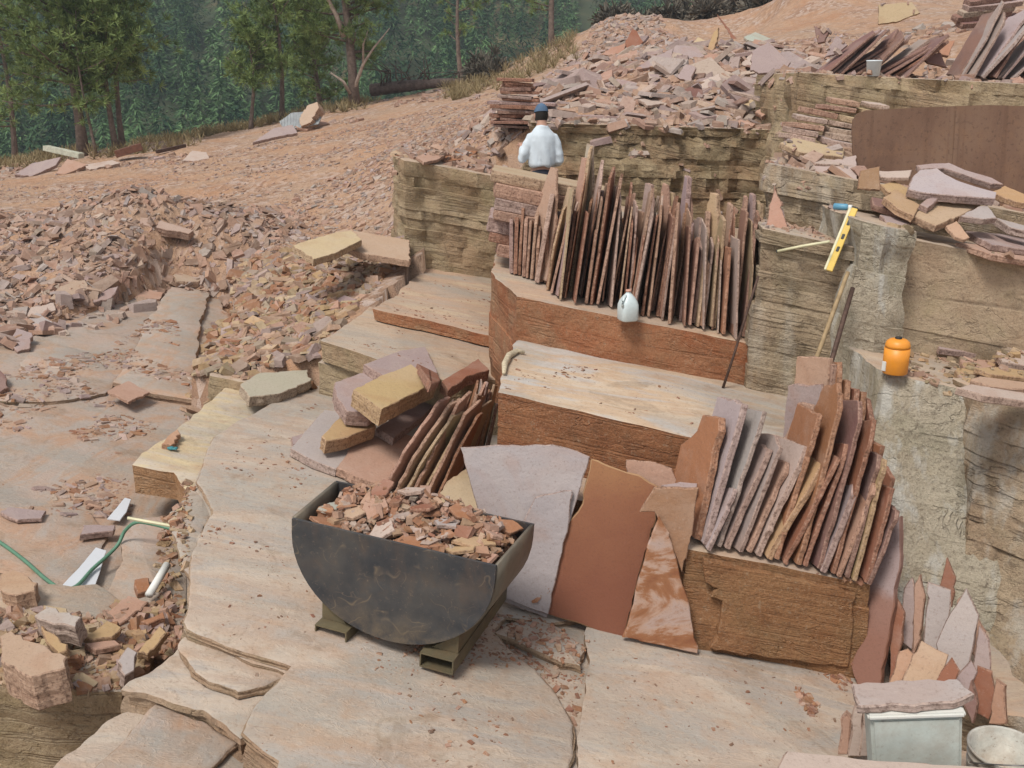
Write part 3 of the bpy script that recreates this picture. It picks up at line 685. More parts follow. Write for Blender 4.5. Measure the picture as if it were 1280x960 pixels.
tall2 = [((985, 668), (1003, 497)), ((996, 668), (1012, 468)), ((1004, 670), (1022, 438)), ((1012, 672), (1030, 441)), ((1022, 674), (1038, 444)), ((1030, 676), (1050, 466)), ((1038, 678), (1060, 476)), ((1048, 680), (1070, 480)), ((1060, 684), (1076, 492)), ((1072, 690), (1086, 540)), ((1084, 694), (1098, 575))]
for i, (f, tp) in enumerate(tall2):
    bp = PP(f[0], f[1], c_b1); bp.y += .14; bp.z = c_b1 + A * bp.x + .006
    tpw = PY(tp[0], tp[1], bp.y + .08); hh = tpw.z - bp.z; ln = math.atan2(tpw.x - bp.x, hh)
    col = jitcol(rnd.choice([PINKS, REDB, RUST, MAUVE]), rnd)
    stand_slab(bp, .34, hh / math.cos(ln), .036, R_(rnd.uniform(-4, 24)), ln, R_(2), col, f'tall {toneword(col)} slab, {ordinal(i + 1)} from left in the rear rank of the front row', gR2, seed=560 + i, amp=.012, prof=angular(.34, hh, 560 + i))

o = slab_px([(880, 700), (980, 722), (1070, 743), (1060, 834), (970, 824), (888, 810), (897, 796), (903, 752), (889, 746), (899, 736), (882, 728)], PY(960, 760, 5.475), (0, -1, .02), .05, (1, 1, 1), 'broken outer layer standing proud on the front of the brown block', name='rock_sheet', mat=M_block, amp=.01, collide_it=False)
o['kind'] = 'structure'; del o['category']
# -- big sheets leaning in the middle
n0 = Vector((-.10, -.95, .29))
pb = PP(683, 773, C0)
slab_px([(575, 559), (640, 556), (690, 556), (722, 564), (737, 571), (728, 600), (715, 645), (700, 700), (683, 773), (655, 762), (624, 750), (612, 700), (594, 625)], pb, n0, .035, (.37, .325, .32), 'large mauve grey sheet leaning behind the steel scoop, narrowing to its foot', 'stone sheet', name='stone_sheet')
pf = pb + n0.normalized() * .04
slab_px([(668, 622), (690, 617), (715, 613), (712, 650), (700, 700), (685, 768), (655, 758), (628, 748), (640, 690), (655, 650)], pf, n0, .03, (.36, .315, .31), 'smaller grey sheet flat against the big grey one', 'stone sheet', name='stone_sheet')
pf = PP(735, 784, C0) + Vector((0, -.03, 0))
slab_px([(739, 574), (768, 585), (798, 594), (812, 603), (828, 611), (820, 650), (801, 712), (790, 762), (779, 798), (735, 784), (684, 768), (690, 735), (700, 690), (711, 652), (722, 640), (728, 630)], pf, (-.08, -.95, .30), .045, (.3, .15, .08), 'tall red brown sheet with an ochre top leaning in the middle', 'stone sheet', name='stone_sheet', mat=M_twotone)
pf2 = PP(825, 808, C0) + Vector((0, -.06, 0))
slab_px([(823, 645), (836, 667), (849, 714), (862, 760), (872, 817), (830, 808), (778, 797), (790, 760), (802, 712), (814, 672)], pf2, (-.05, -.995, .07), .03, RUST, 'triangular sheet mottled red and pink beside the red brown one', 'stone sheet', name='stone_sheet', mat=M_mottle)
slab_px([(818, 610), (850, 610), (873, 611), (866, 664), (852, 716), (838, 680), (818, 640), (800, 640)], pf2 + Vector((0, .04, 0)), (-.05, -.995, .07), .03, (.34, .19, .11), 'orange brown sheet behind the mottled triangular one', 'stone sheet', name='stone_sheet')
slab_px([(783, 575), (812, 577), (840, 586), (846, 600), (838, 640), (790, 640)], pf2 + Vector((0, .2, 0)), (-.05, -.96, .27), .03, PINKS, 'pinkish sheet showing only its top edge behind the leaning sheets', 'stone sheet', name='stone_sheet')
# small flat stones lying across the gap
slab_px([(826, 606), (850, 602), (872, 604), (871, 609), (835, 610)], PY(850, 606, 5.7), (0, -.1, 1), .03, MAUVE, 'small flat stone lying on the orange brown sheet', 'stone slab')
# pale chunk behind the scoop
slab_px([(550, 615), (563, 598), (585, 583), (606, 600), (604, 618), (606, 640), (575, 638), (552, 634)], *tilt((575, 640), .36, -.19, .1), .24, BUFF, 'thick pale orange block between the scoop and the grey sheet', 'stone block', name='stone_block')

# -- leaning fan of slabs left of the step
gF = 'slabs leaning in the fan left of the pale topped step'
fan = [((486, 622), (552, 482), .34, .04, PINKS), ((500, 626), (566, 486), .36, .04, PINKS), ((510, 628), (570, 500), .3, .035, BUFF), ((520, 630), (580, 478), .34, .035, PINKS),
       ((530, 632), (586, 500), .32, .03, BUFF), ((538, 634), (590, 488), .34, .04, PINKS), ((548, 636), (596, 505), .32, .03, RUST), ((556, 628), (598, 478), .32, .04, PINKS), ((564, 622), (602, 470), .3, .03, PINKS),
       ((572, 612), (606, 490), .3, .03, BUFF), ((580, 606), (604, 470), .22, .05, MAUVE), ((588, 600), (612, 478), .26, .03, PINKS), ((596, 596), (618, 470), .26, .03, BUFF), ((604, 592), (620, 496), .24, .03, MAUVE)]
rf = random.Random(8)
for q in range(14):
    k0 = q * .86 + .4; a_, b_ = fan[int(k0)], fan[int(k0) + 1]; m_ = rf.random()
    mid = lambda u, v: u + (v - u) * m_
    fan.append(((mid(a_[0][0], b_[0][0]), mid(a_[0][1], b_[0][1]) - rf.uniform(2, 8)), (mid(a_[1][0], b_[1][0]) + rf.uniform(-3, 5), mid(a_[1][1], b_[1][1]) + rf.uniform(-8, 12)), rf.uniform(.2, .34), rf.uniform(.014, .024), rf.choice([PINKS, PALE, BUFF, MAUVE, RUST])))
words14 = ['lowest and leftmost', 'second from the left', 'third from the left', 'fourth from the left', 'fifth from the left', 'sixth from the left', 'seventh from the left', 'eighth from the left', 'sixth from the right', 'fifth from the right', 'thick grey ended, fourth from the right', 'third from the right', 'second from the right', 'steepest and rightmost'] + [f'{ordinal(q + 1)} of the thinnest from left' for q in range(14)]
for i, (f, tp, wd, t, col) in enumerate(fan):
    bp = PP(f[0], f[1], C0); bp.y += wd * .4 + (.1 if i > 8 else 0); bp.z = C0 + A * bp.x + .01
    tpw = PY(tp[0], tp[1], bp.y + .25); hh = tpw.z - bp.z; ln = math.atan2(tpw.x - bp.x, hh)
    col = jitcol(col, rnd, .08)
    stand_slab(bp, wd, hh / math.cos(ln), t * .68, R_(-22 + i * 1.2 + rnd.uniform(-3, 3)), ln, R_(14), col, f'{toneword(col)} slab, {words14[i]} in the leaning fan', gF, seed=600 + i, amp=.02)

# -- heap of thick slabs left of the fan
gH = 'thick slabs heaped left of the leaning fan'
heap = [
    ([(363, 560), (405, 512), (432, 515), (455, 548), (420, 586), (390, 575)], ((400, 570), .06, -.19, .02), .07, GREYS, 'grey slab lying lowest and leftmost in the heap'),
    ([(421, 584), (452, 540), (482, 536), (518, 546), (500, 575), (484, 606), (450, 598)], ((450, 590), .07, -.19, .04), .075, PINKS, 'pink and grey slab lying flat at the front of the heap'),
    ([(418, 478), (450, 466), (490, 470), (480, 505), (462, 516), (434, 514), (420, 495)], ((440, 505), .42, -.22, .15), .13, MAUVE, 'brownish thick slab under the ochre ones at the heap back'),
    ([(455, 455), (500, 438), (532, 433), (548, 468), (530, 485), (480, 470)], ((470, 462), .58, -.25, .05), .12, MAUVE, 'mauve slab tilted at the top rear of the heap'),
    ([(532, 433), (540, 450), (551, 476), (540, 480), (520, 452)], ((536, 462), .60, -.5, -.3), .06, REDB, 'dark slab edge at the top right of the heap'),
    ([(470, 535), (500, 515), (545, 490), (556, 492), (530, 520), (492, 548)], ((500, 530), .18, -.25, .06), .07, MAUVE, 'long mauve slab under the topmost ochre one'),
    ([(402, 545), (425, 520), (468, 515), (470, 533), (430, 547), (408, 551)], ((420, 540), .24, -.24, .12), .12, OCHRE, 'small ochre block on the left of the heap'),
    ([(442, 487), (480, 468), (514, 455), (530, 468), (546, 478), (508, 496), (477, 512), (460, 500)], ((470, 495), .60, -.24, .12), .15, (.45, .32, .16), 'ochre topped thick slab uppermost on the heap'),
    ([(552, 476), (575, 462), (598, 448), (612, 462), (585, 470), (560, 488)], ((570, 470), .62, -.19, .05), .10, REDB, 'dark brown slab between the heap and the clay lump'),
    ([(364, 546), (384, 540), (384, 552), (366, 556)], ((372, 550), .02, -.19, .0), .04, MAUVE, 'small mauve piece beside the lowest grey slab')]
for px, (c_px, c, ax, by), t, col, lb in heap:
    slab_px(px, *tilt(c_px, c, ax, by), t, col, lb, group=gH)

# -- slabs in the right corner
gC = 'slabs leaning in the corner of the right wall'
pc = PP(1085, 868, C0)
corner = [
    ([(1062, 770), (1090, 710), (1112, 665), (1125, 645), (1126, 695), (1118, 750), (1108, 810), (1100, 862), (1075, 870), (1063, 830)], pc, (-.72, -.62, .30), .045, (1, 1, 1), 'tall pointed mauve and red slab leaning in the corner beside the brown block', M_mauvered),
    ([(1141, 790), (1143, 730), (1150, 718), (1156, 745), (1150, 800), (1140, 822)], PY(1145, 800, 5.45), (-.6, -.75, .3), .04, PINKS, 'narrow pinkish slab standing between the tall pointed one and the wall', None),
    ([(1112, 850), (1114, 760), (1120, 748), (1130, 765), (1122, 830)], PY(1118, 810, 5.40), (-.7, -.65, .3), .03, REDB, 'small dark slab directly behind the tall pointed one', None),
    ([(1153, 815), (1160, 728), (1172, 732), (1189, 738), (1188, 760), (1182, 812), (1156, 840)], PY(1170, 780, 5.3), (-.35, -.88, .3), .045, GREYS, 'grey upright slab in the middle of the corner group', None),
    ([(1172, 740), (1184, 697), (1194, 722), (1190, 760)], PY(1184, 730, 5.5), (-.5, -.8, .3), .04, REDB, 'pointed dark red slab against the wall behind the grey upright', None),
    ([(1170, 805), (1188, 765), (1207, 735), (1224, 770), (1216, 812), (1200, 872), (1176, 858)], PY(1195, 790, 5.1), (-.45, -.8, .4), .05, GREYS, 'broad grey slab with pointed top in the corner group', None),
    ([(1208, 810), (1220, 765), (1232, 790), (1228, 830)], PY(1218, 800, 5.3), (-.4, -.85, .3), .04, PINKS, 'thin pinkish slab at the right behind the broad grey one', None),
    ([(1108, 862), (1124, 815), (1135, 810), (1142, 818), (1130, 855)], PY(1124, 840, 5.0), (-.35, -.8, .5), .05, (.42, .25, .16), 'small orange slab leaning low in the corner group', None),
    ([(1124, 858), (1138, 825), (1152, 800), (1186, 818), (1172, 850), (1164, 868)], PY(1150, 840, 4.9), (-.30, -.75, .58), .09, (.44, .30, .2), 'thick pale orange slab low in the corner group', None),
    ([(1186, 860), (1200, 840), (1214, 825), (1222, 840), (1210, 870)], PY(1200, 850, 4.85), (-.3, -.8, .5), .05, MAUVE, 'small mauve slab right of the thick pale orange one', None),
    ([(1208, 885), (1222, 832), (1240, 840), (1246, 870), (1236, 900)], PY(1225, 870, 4.8), (-.45, -.8, .35), .05, REDB, 'dark red slab at the right foot of the wall', None),
    ([(1204, 880), (1214, 850), (1222, 880), (1216, 905)], PY(1212, 880, 4.7), (-.6, -.7, .3), .04, PURPLE, 'purplish slab edge behind the white chest', None)]
corner += [
    ([(1124, 800), (1130, 735), (1140, 722), (1146, 760), (1140, 812)], PY(1136, 790, 5.5), (-.6, -.7, .3), .03, MAUVE, 'thin mauve slab right behind the tall pointed one', None),
    ([(1188, 800), (1196, 750), (1206, 740), (1212, 790), (1200, 840)], PY(1200, 800, 5.25), (-.6, -.7, .35), .03, PINKS, 'narrow pink slab between the two grey uprights', None),
    ([(1216, 830), (1224, 782), (1236, 800), (1240, 850), (1226, 862)], PY(1226, 830, 5.0), (-.5, -.75, .35), .035, MAUVE, 'mauve slab against the crag at the right of the corner group', None),
    ([(1162, 868), (1176, 838), (1190, 822), (1200, 838), (1188, 872)], PY(1182, 850, 4.75), (-.35, -.75, .55), .04, REDB, 'dark red slab low in front of the broad grey one', None),
    ([(1236, 905), (1244, 850), (1256, 858), (1258, 905)], PY(1248, 880, 4.6), (-.6, -.7, .3), .05, (.36, .2, .13), 'rusty slab standing at the right edge behind the pail', None)]
for px, p0, n, t, col, lb, m in corner:
    slab_px(px, p0, n, t, col, lb, group=gC, mat=m)
# over and beside the white chest
for i, (px, lb, col) in enumerate([([(1048, 944), (1052, 900), (1058, 893), (1064, 900), (1060, 944)], 'thin pink slab on edge, leftmost of the three beside the white chest', PINKS),
                            ([(1060, 946), (1066, 888), (1074, 874), (1082, 880), (1076, 946)], 'pale pink slab on edge, middle of the three beside the white chest', PALE),
                            ([(1074, 946), (1079, 882), (1092, 876), (1096, 884), (1092, 946)], 'pale pink slab on edge touching the white chest', PALE)]):
    slab_px(px, PY(1070, 920, 3.40 - .02 * i), (-.35, -.9, .12), .05, col, lb)
slab_px([(960, 975), (985, 938), (1050, 944), (1100, 950), (1180, 955), (1300, 962), (1300, 1000), (960, 1000)], PY(1000, 950, 2.86), (.05, -.03, 1), .36, PALE, 'pale slab edge at the bottom right corner below the white chest')

# -- heap on the right wall
gP = 'slabs heaped on top of the tan rock face'
P1z = 2.62
p1 = [
    ([(1076, 213), (1100, 208), (1100, 238), (1072, 236)], PY(1085, 236, 8.35), (-.1, -.9, .4), .03, (.30, .18, .10), 'small brown piece standing at the left end of the right heap'),
    ([(1080, 212), (1110, 214), (1140, 212), (1136, 222), (1105, 222), (1090, 218)], PY(1110, 216, 8.5), (-.05, -.25, 1), .03, PALE, 'thin cream slab projecting left from the right heap'),
    ([(1100, 230), (1118, 226), (1138, 236), (1134, 246), (1112, 240)], PY(1118, 236, 8.3), (.1, -.4, 1), .05, OCHRE, 'ochre slab edge at the left of the right heap'),
    ([(1090, 246), (1115, 250), (1140, 266), (1142, 276), (1110, 262), (1092, 256)], PY(1110, 256, 8.15), (.2, -.35, 1), .05, PURPLE, 'dark slab low at the left of the right heap'),
    ([(1105, 246), (1120, 236), (1150, 256), (1143, 270), (1122, 260)], PY(1125, 250, 8.05), (.25, -.3, 1), .06, (.42, .27, .15), 'orange brown slab tilted left of the tan one'),
    ([(1146, 206), (1186, 203), (1206, 212), (1240, 222), (1254, 230), (1240, 230), (1204, 218), (1180, 210), (1150, 212)], PY(1190, 212, 8.55), (.1, -.5, 1), .05, MAUVE, 'long grey slab at the back of the right heap'),
    ([(1135, 236), (1140, 222), (1150, 212), (1171, 210), (1182, 218), (1196, 225), (1220, 233), (1246, 240), (1244, 248), (1190, 244), (1150, 240)], PY(1180, 240, 8.1), (.10, -.42, 1), .07, (.41, .345, .34), 'large mauve grey slab on top of the right heap'),
    ([(1150, 255), (1160, 248), (1176, 246), (1160, 260)], PY(1160, 254, 7.98), (.1, -.4, 1), .05, MAUVE, 'grey slab corner under the large mauve grey one'),
    ([(1142, 270), (1160, 250), (1172, 247), (1200, 251), (1226, 256), (1200, 270), (1170, 282)], PY(1170, 275, 7.82), (.12, -.32, 1), .06, (.43, .30, .19), 'tan five sided slab at the front of the right heap'),
    ([(1200, 270), (1222, 258), (1234, 256), (1246, 272), (1230, 274)], PY(1230, 270, 7.9), (.1, -.3, 1), .05, GREYS, 'grey slab right of the tan five sided one'),
    ([(1182, 282), (1196, 276), (1212, 296), (1206, 300), (1194, 296)], PY(1196, 290, 7.76), (.1, -.5, 1), .03, (.46, .29, .19), 'small orange flake leaning on the edge under the tan slab'),
    ([(1238, 240), (1256, 232), (1290, 246), (1300, 258), (1270, 252)], PY(1260, 246, 8.2), (.15, -.3, 1), .05, (.44, .27, .14), 'orange slab at the right of the heap'),
    ([(1244, 272), (1275, 280), (1300, 286), (1300, 292), (1262, 284)], PY(1270, 282, 8.0), (.15, -.2, 1), .06, GREYS, 'pale slab edge at the right end of the heap'),
    ([(1196, 303), (1230, 306), (1280, 316), (1300, 322), (1300, 328), (1240, 318)], PY(1240, 312, 7.80), (.19, -.1, 1), .05, PINKS, 'pinkish slab along the edge of the tan face'),
    ([(1205, 288), (1250, 292), (1300, 302), (1300, 314), (1240, 306)], PY(1250, 300, 8.0), (.19, -.1, 1), .05, MAUVE, 'mauve slab in the hollow below the right heap'),
    ([(1100, 268), (1120, 272), (1138, 280), (1135, 288), (1112, 282)], PY(1118, 278, 7.8), (.19, -.2, 1), .04, MAUVE, 'small mauve slab at the left foot of the right heap')]
for px, p0, n, t, col, lb in p1: slab_px(px, p0, n, t, col, lb, group=gP)
# heap on the bench beside the orange jug
gP2 = 'thin slabs piled beside the orange jug'
p2 = [
    ([(1208, 412), (1240, 414), (1300, 424), (1300, 432), (1250, 424), (1215, 420)], 1.92, .04, (.42, .37, .31), 'thin pale slab topmost behind the jug pile'),
    ([(1170, 428), (1200, 424), (1240, 440), (1250, 448), (1210, 440), (1175, 436)], 1.80, .05, MAUVE, 'mauve slab at the left of the pile beside the jug'),
    ([(1245, 440), (1262, 432), (1300, 440), (1300, 460), (1252, 452)], 1.88, .05, PALE, 'pale pink slab on the right of the pile beside the jug'),
    ([(1200, 448), (1240, 450), (1262, 458), (1230, 464), (1204, 458)], 1.79, .04, PINKS, 'pinkish slab in the middle of the pile beside the jug'),
    ([(1194, 462), (1215, 458), (1222, 466), (1200, 472)], 1.76, .05, OCHRE, 'small ochre slab at the front of the pile beside the jug'),
    ([(1218, 460), (1250, 458), (1300, 466), (1300, 474), (1240, 468)], 1.84, .035, OCHRE, 'thin ochre edged slab low in the pile beside the jug'),
    ([(1214, 474), (1224, 470), (1270, 476), (1300, 480), (1300, 488), (1240, 484)], 1.90, .05, (.43, .28, .19), 'orange slab at the front edge of the pile beside the jug'),
    ([(1196, 484), (1214, 480), (1300, 494), (1300, 504), (1230, 494)], 1.88, .05, PALE, 'pale front slab on the rim of the right wall')]
for px, c, t, col, lb in p2: slab_px(px, *tilt(px[0], c, -.19, .06), t, col, lb, group=gP2)

# -- small stack left of the rusty plate, drawn course by course
gP3 = 'thin slabs stacked left of the rusty plate'
k3 = 0
for r in range(10):
    py = 187 - r * 7.2; xs0 = 986 + (r * 1.5 if r < 7 else (r - 6) * 16 + 8) + rnd.uniform(-5, 5)
    for s, wpx in enumerate([rnd.uniform(30, 44), rnd.uniform(30, 44)]):
        if r >= 8 and s == 1: wpx = 26
        k3 += 1; Yq = 9.35 + .11 * r + rnd.uniform(-.06, .06)
        xq = xs0 + (0 if s == 0 else 44 + rnd.uniform(-3, 4)); yq = py + .16 * (xq - xs0) + rnd.uniform(-2, 2)
        p0, p1 = PY(xq, yq, Yq), PY(xq + wpx, yq, Yq); wdt = p1.x - p0.x
        me = slab_mesh('stacked_slab', [(0, -.03), (wdt, -.06 + rnd.uniform(-.04, .04)), (wdt, .3), (0, .3)], rnd.uniform(.044, .056), 700 + k3, .06, .014)
        col = jitcol(rnd.choice([PALE, PINKS, MAUVE, BUFF, PINKS]), rnd)
        o = link('stacked_slab', me, M_slab, None, col); o.location = p0
        o.rotation_euler = (R_(rnd.uniform(-2, 4)), R_(9 + rnd.uniform(-3, 3)), R_(rnd.uniform(-9, 7)))
        tag(o, f'{toneword(col)} slab, {"left" if s == 0 else "right"} piece, {ordinal(r + 1)} course up, stack by rusty plate', 'stone slab', gP3)
slab_px([(984, 186), (1010, 190), (1070, 192), (1070, 208), (1020, 204)], PY(1030, 198, 9.2), (.19, -.2, 1), .04, PALE, 'long pale slab under the stack by the rusty plate')
slab_px([(998, 210), (1030, 202), (1070, 194), (1072, 226), (1040, 222)], PY(1040, 212, 8.95), (.19, -.35, 1), .03, (.45, .35, .31), 'wide pale pink triangular slab left of the rusty plate')
slab_px([(975, 178), (992, 172), (1056, 186), (1054, 196), (1000, 190)], PY(1010, 184, 9.3), (.19, -.3, 1), .05, BUFF, 'buff slab at the left foot of the stack by the rusty plate')

# -- leaning slabs on the upper ledge
for gi, (n_, xa, xb, tipdx, lo, hi, gname, where) in enumerate([(17, 1024, 1120, 26, 50, 62, 'leaning slabs on the upper ledge by the white pail', 'left leaning row on the upper ledge'),
                                               (13, 1190, 1290, 38, 62, 82, 'leaning slabs on the upper ledge at the right edge', 'right leaning row on the upper ledge')]):
    for i in range(n_):
        fx = xa + (xb - xa) * i / (n_ - 1); fy = 92 + (fx - 1024) * .08 if gi == 0 else 96 + (fx - 1190) * .06
        bp = PP(fx, fy, 3.43, -.05); bp = Vector((bp.x, 12.25 + rnd.uniform(0, .25), 0)); bp.z = 3.43 - .05 * bp.x
        hh = rnd.uniform(lo, hi) / (76 if gi == 0 else 86); ln = R_(rnd.uniform(44, 64) if gi == 0 else rnd.uniform(26, 46))
        bp.x = (fx - 640) / F * (bp.y * CP + .02)
        col = jitcol(rnd.choice([PURPLE, MAUVE, (.2, .11, .09), REDB, PURPLE] if gi == 0 else [MAUVE, GREYS, PURPLE]), rnd)
        stand_slab(bp, rnd.uniform(.3, .5), hh * 1.05, rnd.uniform(.025, .04), R_(rnd.uniform(-10, 10)), ln, R_(3), col, f'{toneword(col)} slab, {ordinal(i + 1)} from left in the {where}', gname, seed=800 + gi * 40 + i)
# small triangular pieces and stacks near the top right
up = [([(1017, 32), (1036, 40), (1030, 52), (1022, 54)], 13.0, (-.5, -.8, .3), PURPLE, 'dark pointed slab at the left of the upper leaning row'),
      ([(1030, 72), (1045, 44), (1060, 56), (1048, 66)], 12.4, (-.2, -.9, .3), MAUVE, 'mauve triangular slab at the left of the upper leaning row'),
      ([(1130, 62), (1168, 52), (1166, 66), (1150, 68)], 12.6, (0, -.5, .8), MAUVE, 'mauve slab between the two upper leaning rows'),
      ([(1150, 70), (1176, 66), (1184, 84), (1160, 78)], 12.4, (-.1, -.9, .3), PURPLE, 'dark slab between the two upper leaning rows'),
      ([(1168, 52), (1194, 50), (1186, 70), (1176, 68)], 12.7, (0, -.8, .5), (.42, .22, .14), 'orange slab between the two upper leaning rows'),
      ([(1098, 6), (1140, 2), (1150, 16), (1120, 28), (1098, 30)], 15.5, (-.2, -.9, .3), BUFF, 'buff boulder block above the upper leaning row')]
for px, Y, n, col, lb in up: slab_px(px, PY(*px[0], Y), n, .05, col, lb)
for i, (xa, ya, w_) in enumerate([(1196, 26, 74), (1190, 18, 70), (1198, 12, 66), (1204, 5, 70), (1206, -2, 60)]):
    slab_px([(xa, ya), (xa + w_ * .5, ya - 7), (xa + w_, ya - 10), (xa + w_ + 6, ya - 4), (xa + w_ * .6, ya + 1), (xa + 8, ya + 4)], PY(xa, ya, 13.4), (.05, -.45, 1), .07, jitcol(rnd.choice([PURPLE, MAUVE, PALE]), rnd), f'{["lowest", "second lowest", "middle", "second highest", "topmost"][i]} flat slab in the stack at the top right corner', group='flat slabs stacked at the top right corner')

# -- dark stack behind the worker's head
zt = 0
for i in range(15):
    xL, xR = (625 + rnd.uniform(-3, 4), 668 + rnd.uniform(-4, 6)) if i < 7 else (617 + rnd.uniform(-8, 6), 690 + rnd.uniform(-14, 6))
    py = 97 + i * 4.1
    Y = 14.1
    a0, a1 = PY(xL, py, Y), PY(xR, py, Y)
    wdt = a1.x - a0.x
    me = slab_mesh('stacked_slab', [(0, -.25), (wdt, -.28), (wdt * 1.02, .22), (.02, .25)], rnd.uniform(.032, .05), 900 + i, .08, .02)
    col = jitcol(rnd.choice([PURPLE, (.2, .085, .06), REDB, MAUVE]), rnd)
    o = link('stacked_slab', me, M_slab, None, col); o.location = (a0.x, Y, a0.z); o.rotation_euler = (0, R_(rnd.uniform(0, 5)), R_(rnd.uniform(-8, 8)))
    tag(o, f'{toneword(col)} slab, {ordinal(i + 1)} from the top of the dark stack beyond the worker', 'stone slab', "dark slabs stacked beyond the worker's head")
# ---------------------------------------------------------------- steel scoop with fork pockets
def steel_mat(name, c0, c1, rust, scratch=True):
    k = NT(name); tc = k.n('ShaderNodeTexCoord'); P = tc.outputs['Object']
    c = k.mix(k.ramp(k.noise(P, 2.6, 5, .65), [(.38, 0), (.62, 1)]), c0, c1)
    c = k.mix(k.ramp(k.noise(P, 5, 6, .7), [(.52, 0), (.70, .38)]), c, rust)
    if scratch:
        for q_, sc_ in ((0, 2.1), (5, 3.4), (11, 5.2)):
            rn = k.noise(k.vadd(P, (q_, q_, q_)), sc_, 2, .5, .15)
            line = k.ramp(rn, [(.494, 0), (.499, 1), (.501, 1), (.506, 0)])
            c = k.mix(k.math('MULTIPLY', line, k.ramp(k.noise(k.vadd(P, (q_, 2, 1)), 4.5, 3), [(.52, 0), (.60, .6)])), c, (.22, .165, .11))
        sz = k.n('ShaderNodeSeparateXYZ'); k.set(sz.inputs[0], P)
        worn = k.math('MULTIPLY', k.ramp(sz.outputs['Z'], [(.10, 1), (.30, 0)]), k.ramp(k.noise(P, 6, 5, .7), [(.4, 0), (.6, .6)]))
        c = k.mix(worn, c, (.22, .165, .105))
        up_ = k.math('MULTIPLY', k.ramp(k.noise(k.vmul(P, (2.5, 1, 1)), 1.4, 4, .6, .5), [(.48, 0), (.62, .55)]), k.ramp(sz.outputs['Z'], [(.35, 0), (.65, 1)]))
        c = k.mix(up_, c, (.12, .082, .06))
    c = k.mix(k.ramp(k.noise(P, 45, 3, .7), [(.6, 0), (.75, .4)]), c, (.26, .19, .13))
    k.b.inputs['Metallic'].default_value = .15
    b0 = k.bump(k.noise(P, 3.0, 2, .5), .5, .06)
    return k.out(c, k.bump(k.noise(P, 12, 5, .65), .25, .01, b0), .5)
M_scoop = steel_mat('dark_scuffed_steel', (.045, .047, .052), (.085, .08, .074), (.13, .085, .055))
M_pocket = steel_mat('dusty_painted_steel', (.16, .13, .075), (.10, .085, .055), (.2, .125, .06), False)
M_shell = steel_mat('dusty_steel', (.15, .13, .10), (.20, .165, .12), (.17, .10, .06), False)

scoop = empty('steel_scoop', (-.70, 4.93, .115))
YAW = R_(-19)
scoop.rotation_euler = (0, math.atan(.075), YAW)
tag(scoop, 'half round dark steel scoop on fork pockets, heaped with broken red stone', 'scoop')
def prof(nn=26, hw=.605, top=.70, bot=.085, straight=.61):
    P = [(-hw, top), (-hw, straight)]
    for i in range(1, nn):
        a_ = math.pi + math.pi * i / nn
        x = math.cos(a_) * hw; z = straight + math.sin(a_) * (straight - bot)
        P.append((x, z))
    return P + [(hw, straight), (hw, top)]
PF = prof()
def ext(bm, P, y0, y1):
    a_ = [bm.verts.new((x, y0, z)) for x, z in P]; b_ = [bm.verts.new((x, y1, z)) for x, z in P]
    n = len(P)
    for i in range(n): bm.faces.new((a_[i], a_[(i + 1) % n], b_[(i + 1) % n], b_[i]))
    bm.faces.new(a_); bm.faces.new(list(reversed(b_)))
bm = bmesh.new(); ext(bm, PF, -.012, .006); bm_obj('front_plate', bm, M_scoop, scoop)
bm = bmesh.new(); ext(bm, [(x * 1.048, z) for x, z in PF], .54, .556); bm_obj('rear_plate', bm, M_scoop, scoop)
bm = bmesh.new()
inner = [(x * .978, .09 + (z - .09) * .985 + .012) for x, z in prof(26, .605, .695, .085)]
outer = [(x * 1.012, z - .006) for x, z in prof(26, .605, .708, .085)]
def flare(y): return 1 + .06 * (y / .85)
rows = []
for y in (.007, .18, .36, .539):
    rows.append(([bm.verts.new((x * flare(y), y, z)) for x, z in outer], [bm.verts.new((x * flare(y), y, z)) for x, z in inner]))
n = len(outer)
for (o0, i0), (o1, i1) in zip(rows, rows[1:]):
    for j in range(n - 1):
        bm.faces.new((o0[j], o0[j + 1], o1[j + 1], o1[j])); bm.faces.new((i0[j + 1], i0[j], i1[j], i1[j + 1]))
    bm.faces.new((o0[0], o1[0], i1[0], i0[0])); bm.faces.new((o0[-1], i0[-1], i1[-1], o1[-1]))
for o0, i0 in (rows[0], rows[-1]):
    for j in range(n - 1): bm.faces.new((o0[j], o0[j + 1], i0[j + 1], i0[j]))
bm_obj('trough', bm, M_shell, scoop, True)
def tubebox(x, w, h, y0, y1, t=.008):
    bm = bmesh.new()
    O = [(x - w / 2, 0), (x + w / 2, 0), (x + w / 2, h), (x - w / 2, h)]
    I = [(x - w / 2 + t, t), (x + w / 2 - t, t), (x + w / 2 - t, h - t), (x - w / 2 + t, h - t)]
    o0 = [bm.verts.new((a_, y0, b_)) for a_, b_ in O]; o1 = [bm.verts.new((a_, y1, b_)) for a_, b_ in O]
    i0 = [bm.verts.new((a_, y0, b_)) for a_, b_ in I]; i1 = [bm.verts.new((a_, y1, b_)) for a_, b_ in I]
    for j in range(4):
        k_ = (j + 1) % 4
        bm.faces.new((o0[j], o0[k_], o1[k_], o1[j])); bm.faces.new((i0[k_], i0[j], i1[j], i1[k_]))
        bm.faces.new((o0[k_], o0[j], i0[j], i0[k_])); bm.faces.new((o1[j], o1[k_], i1[k_], i1[j]))
    return bm
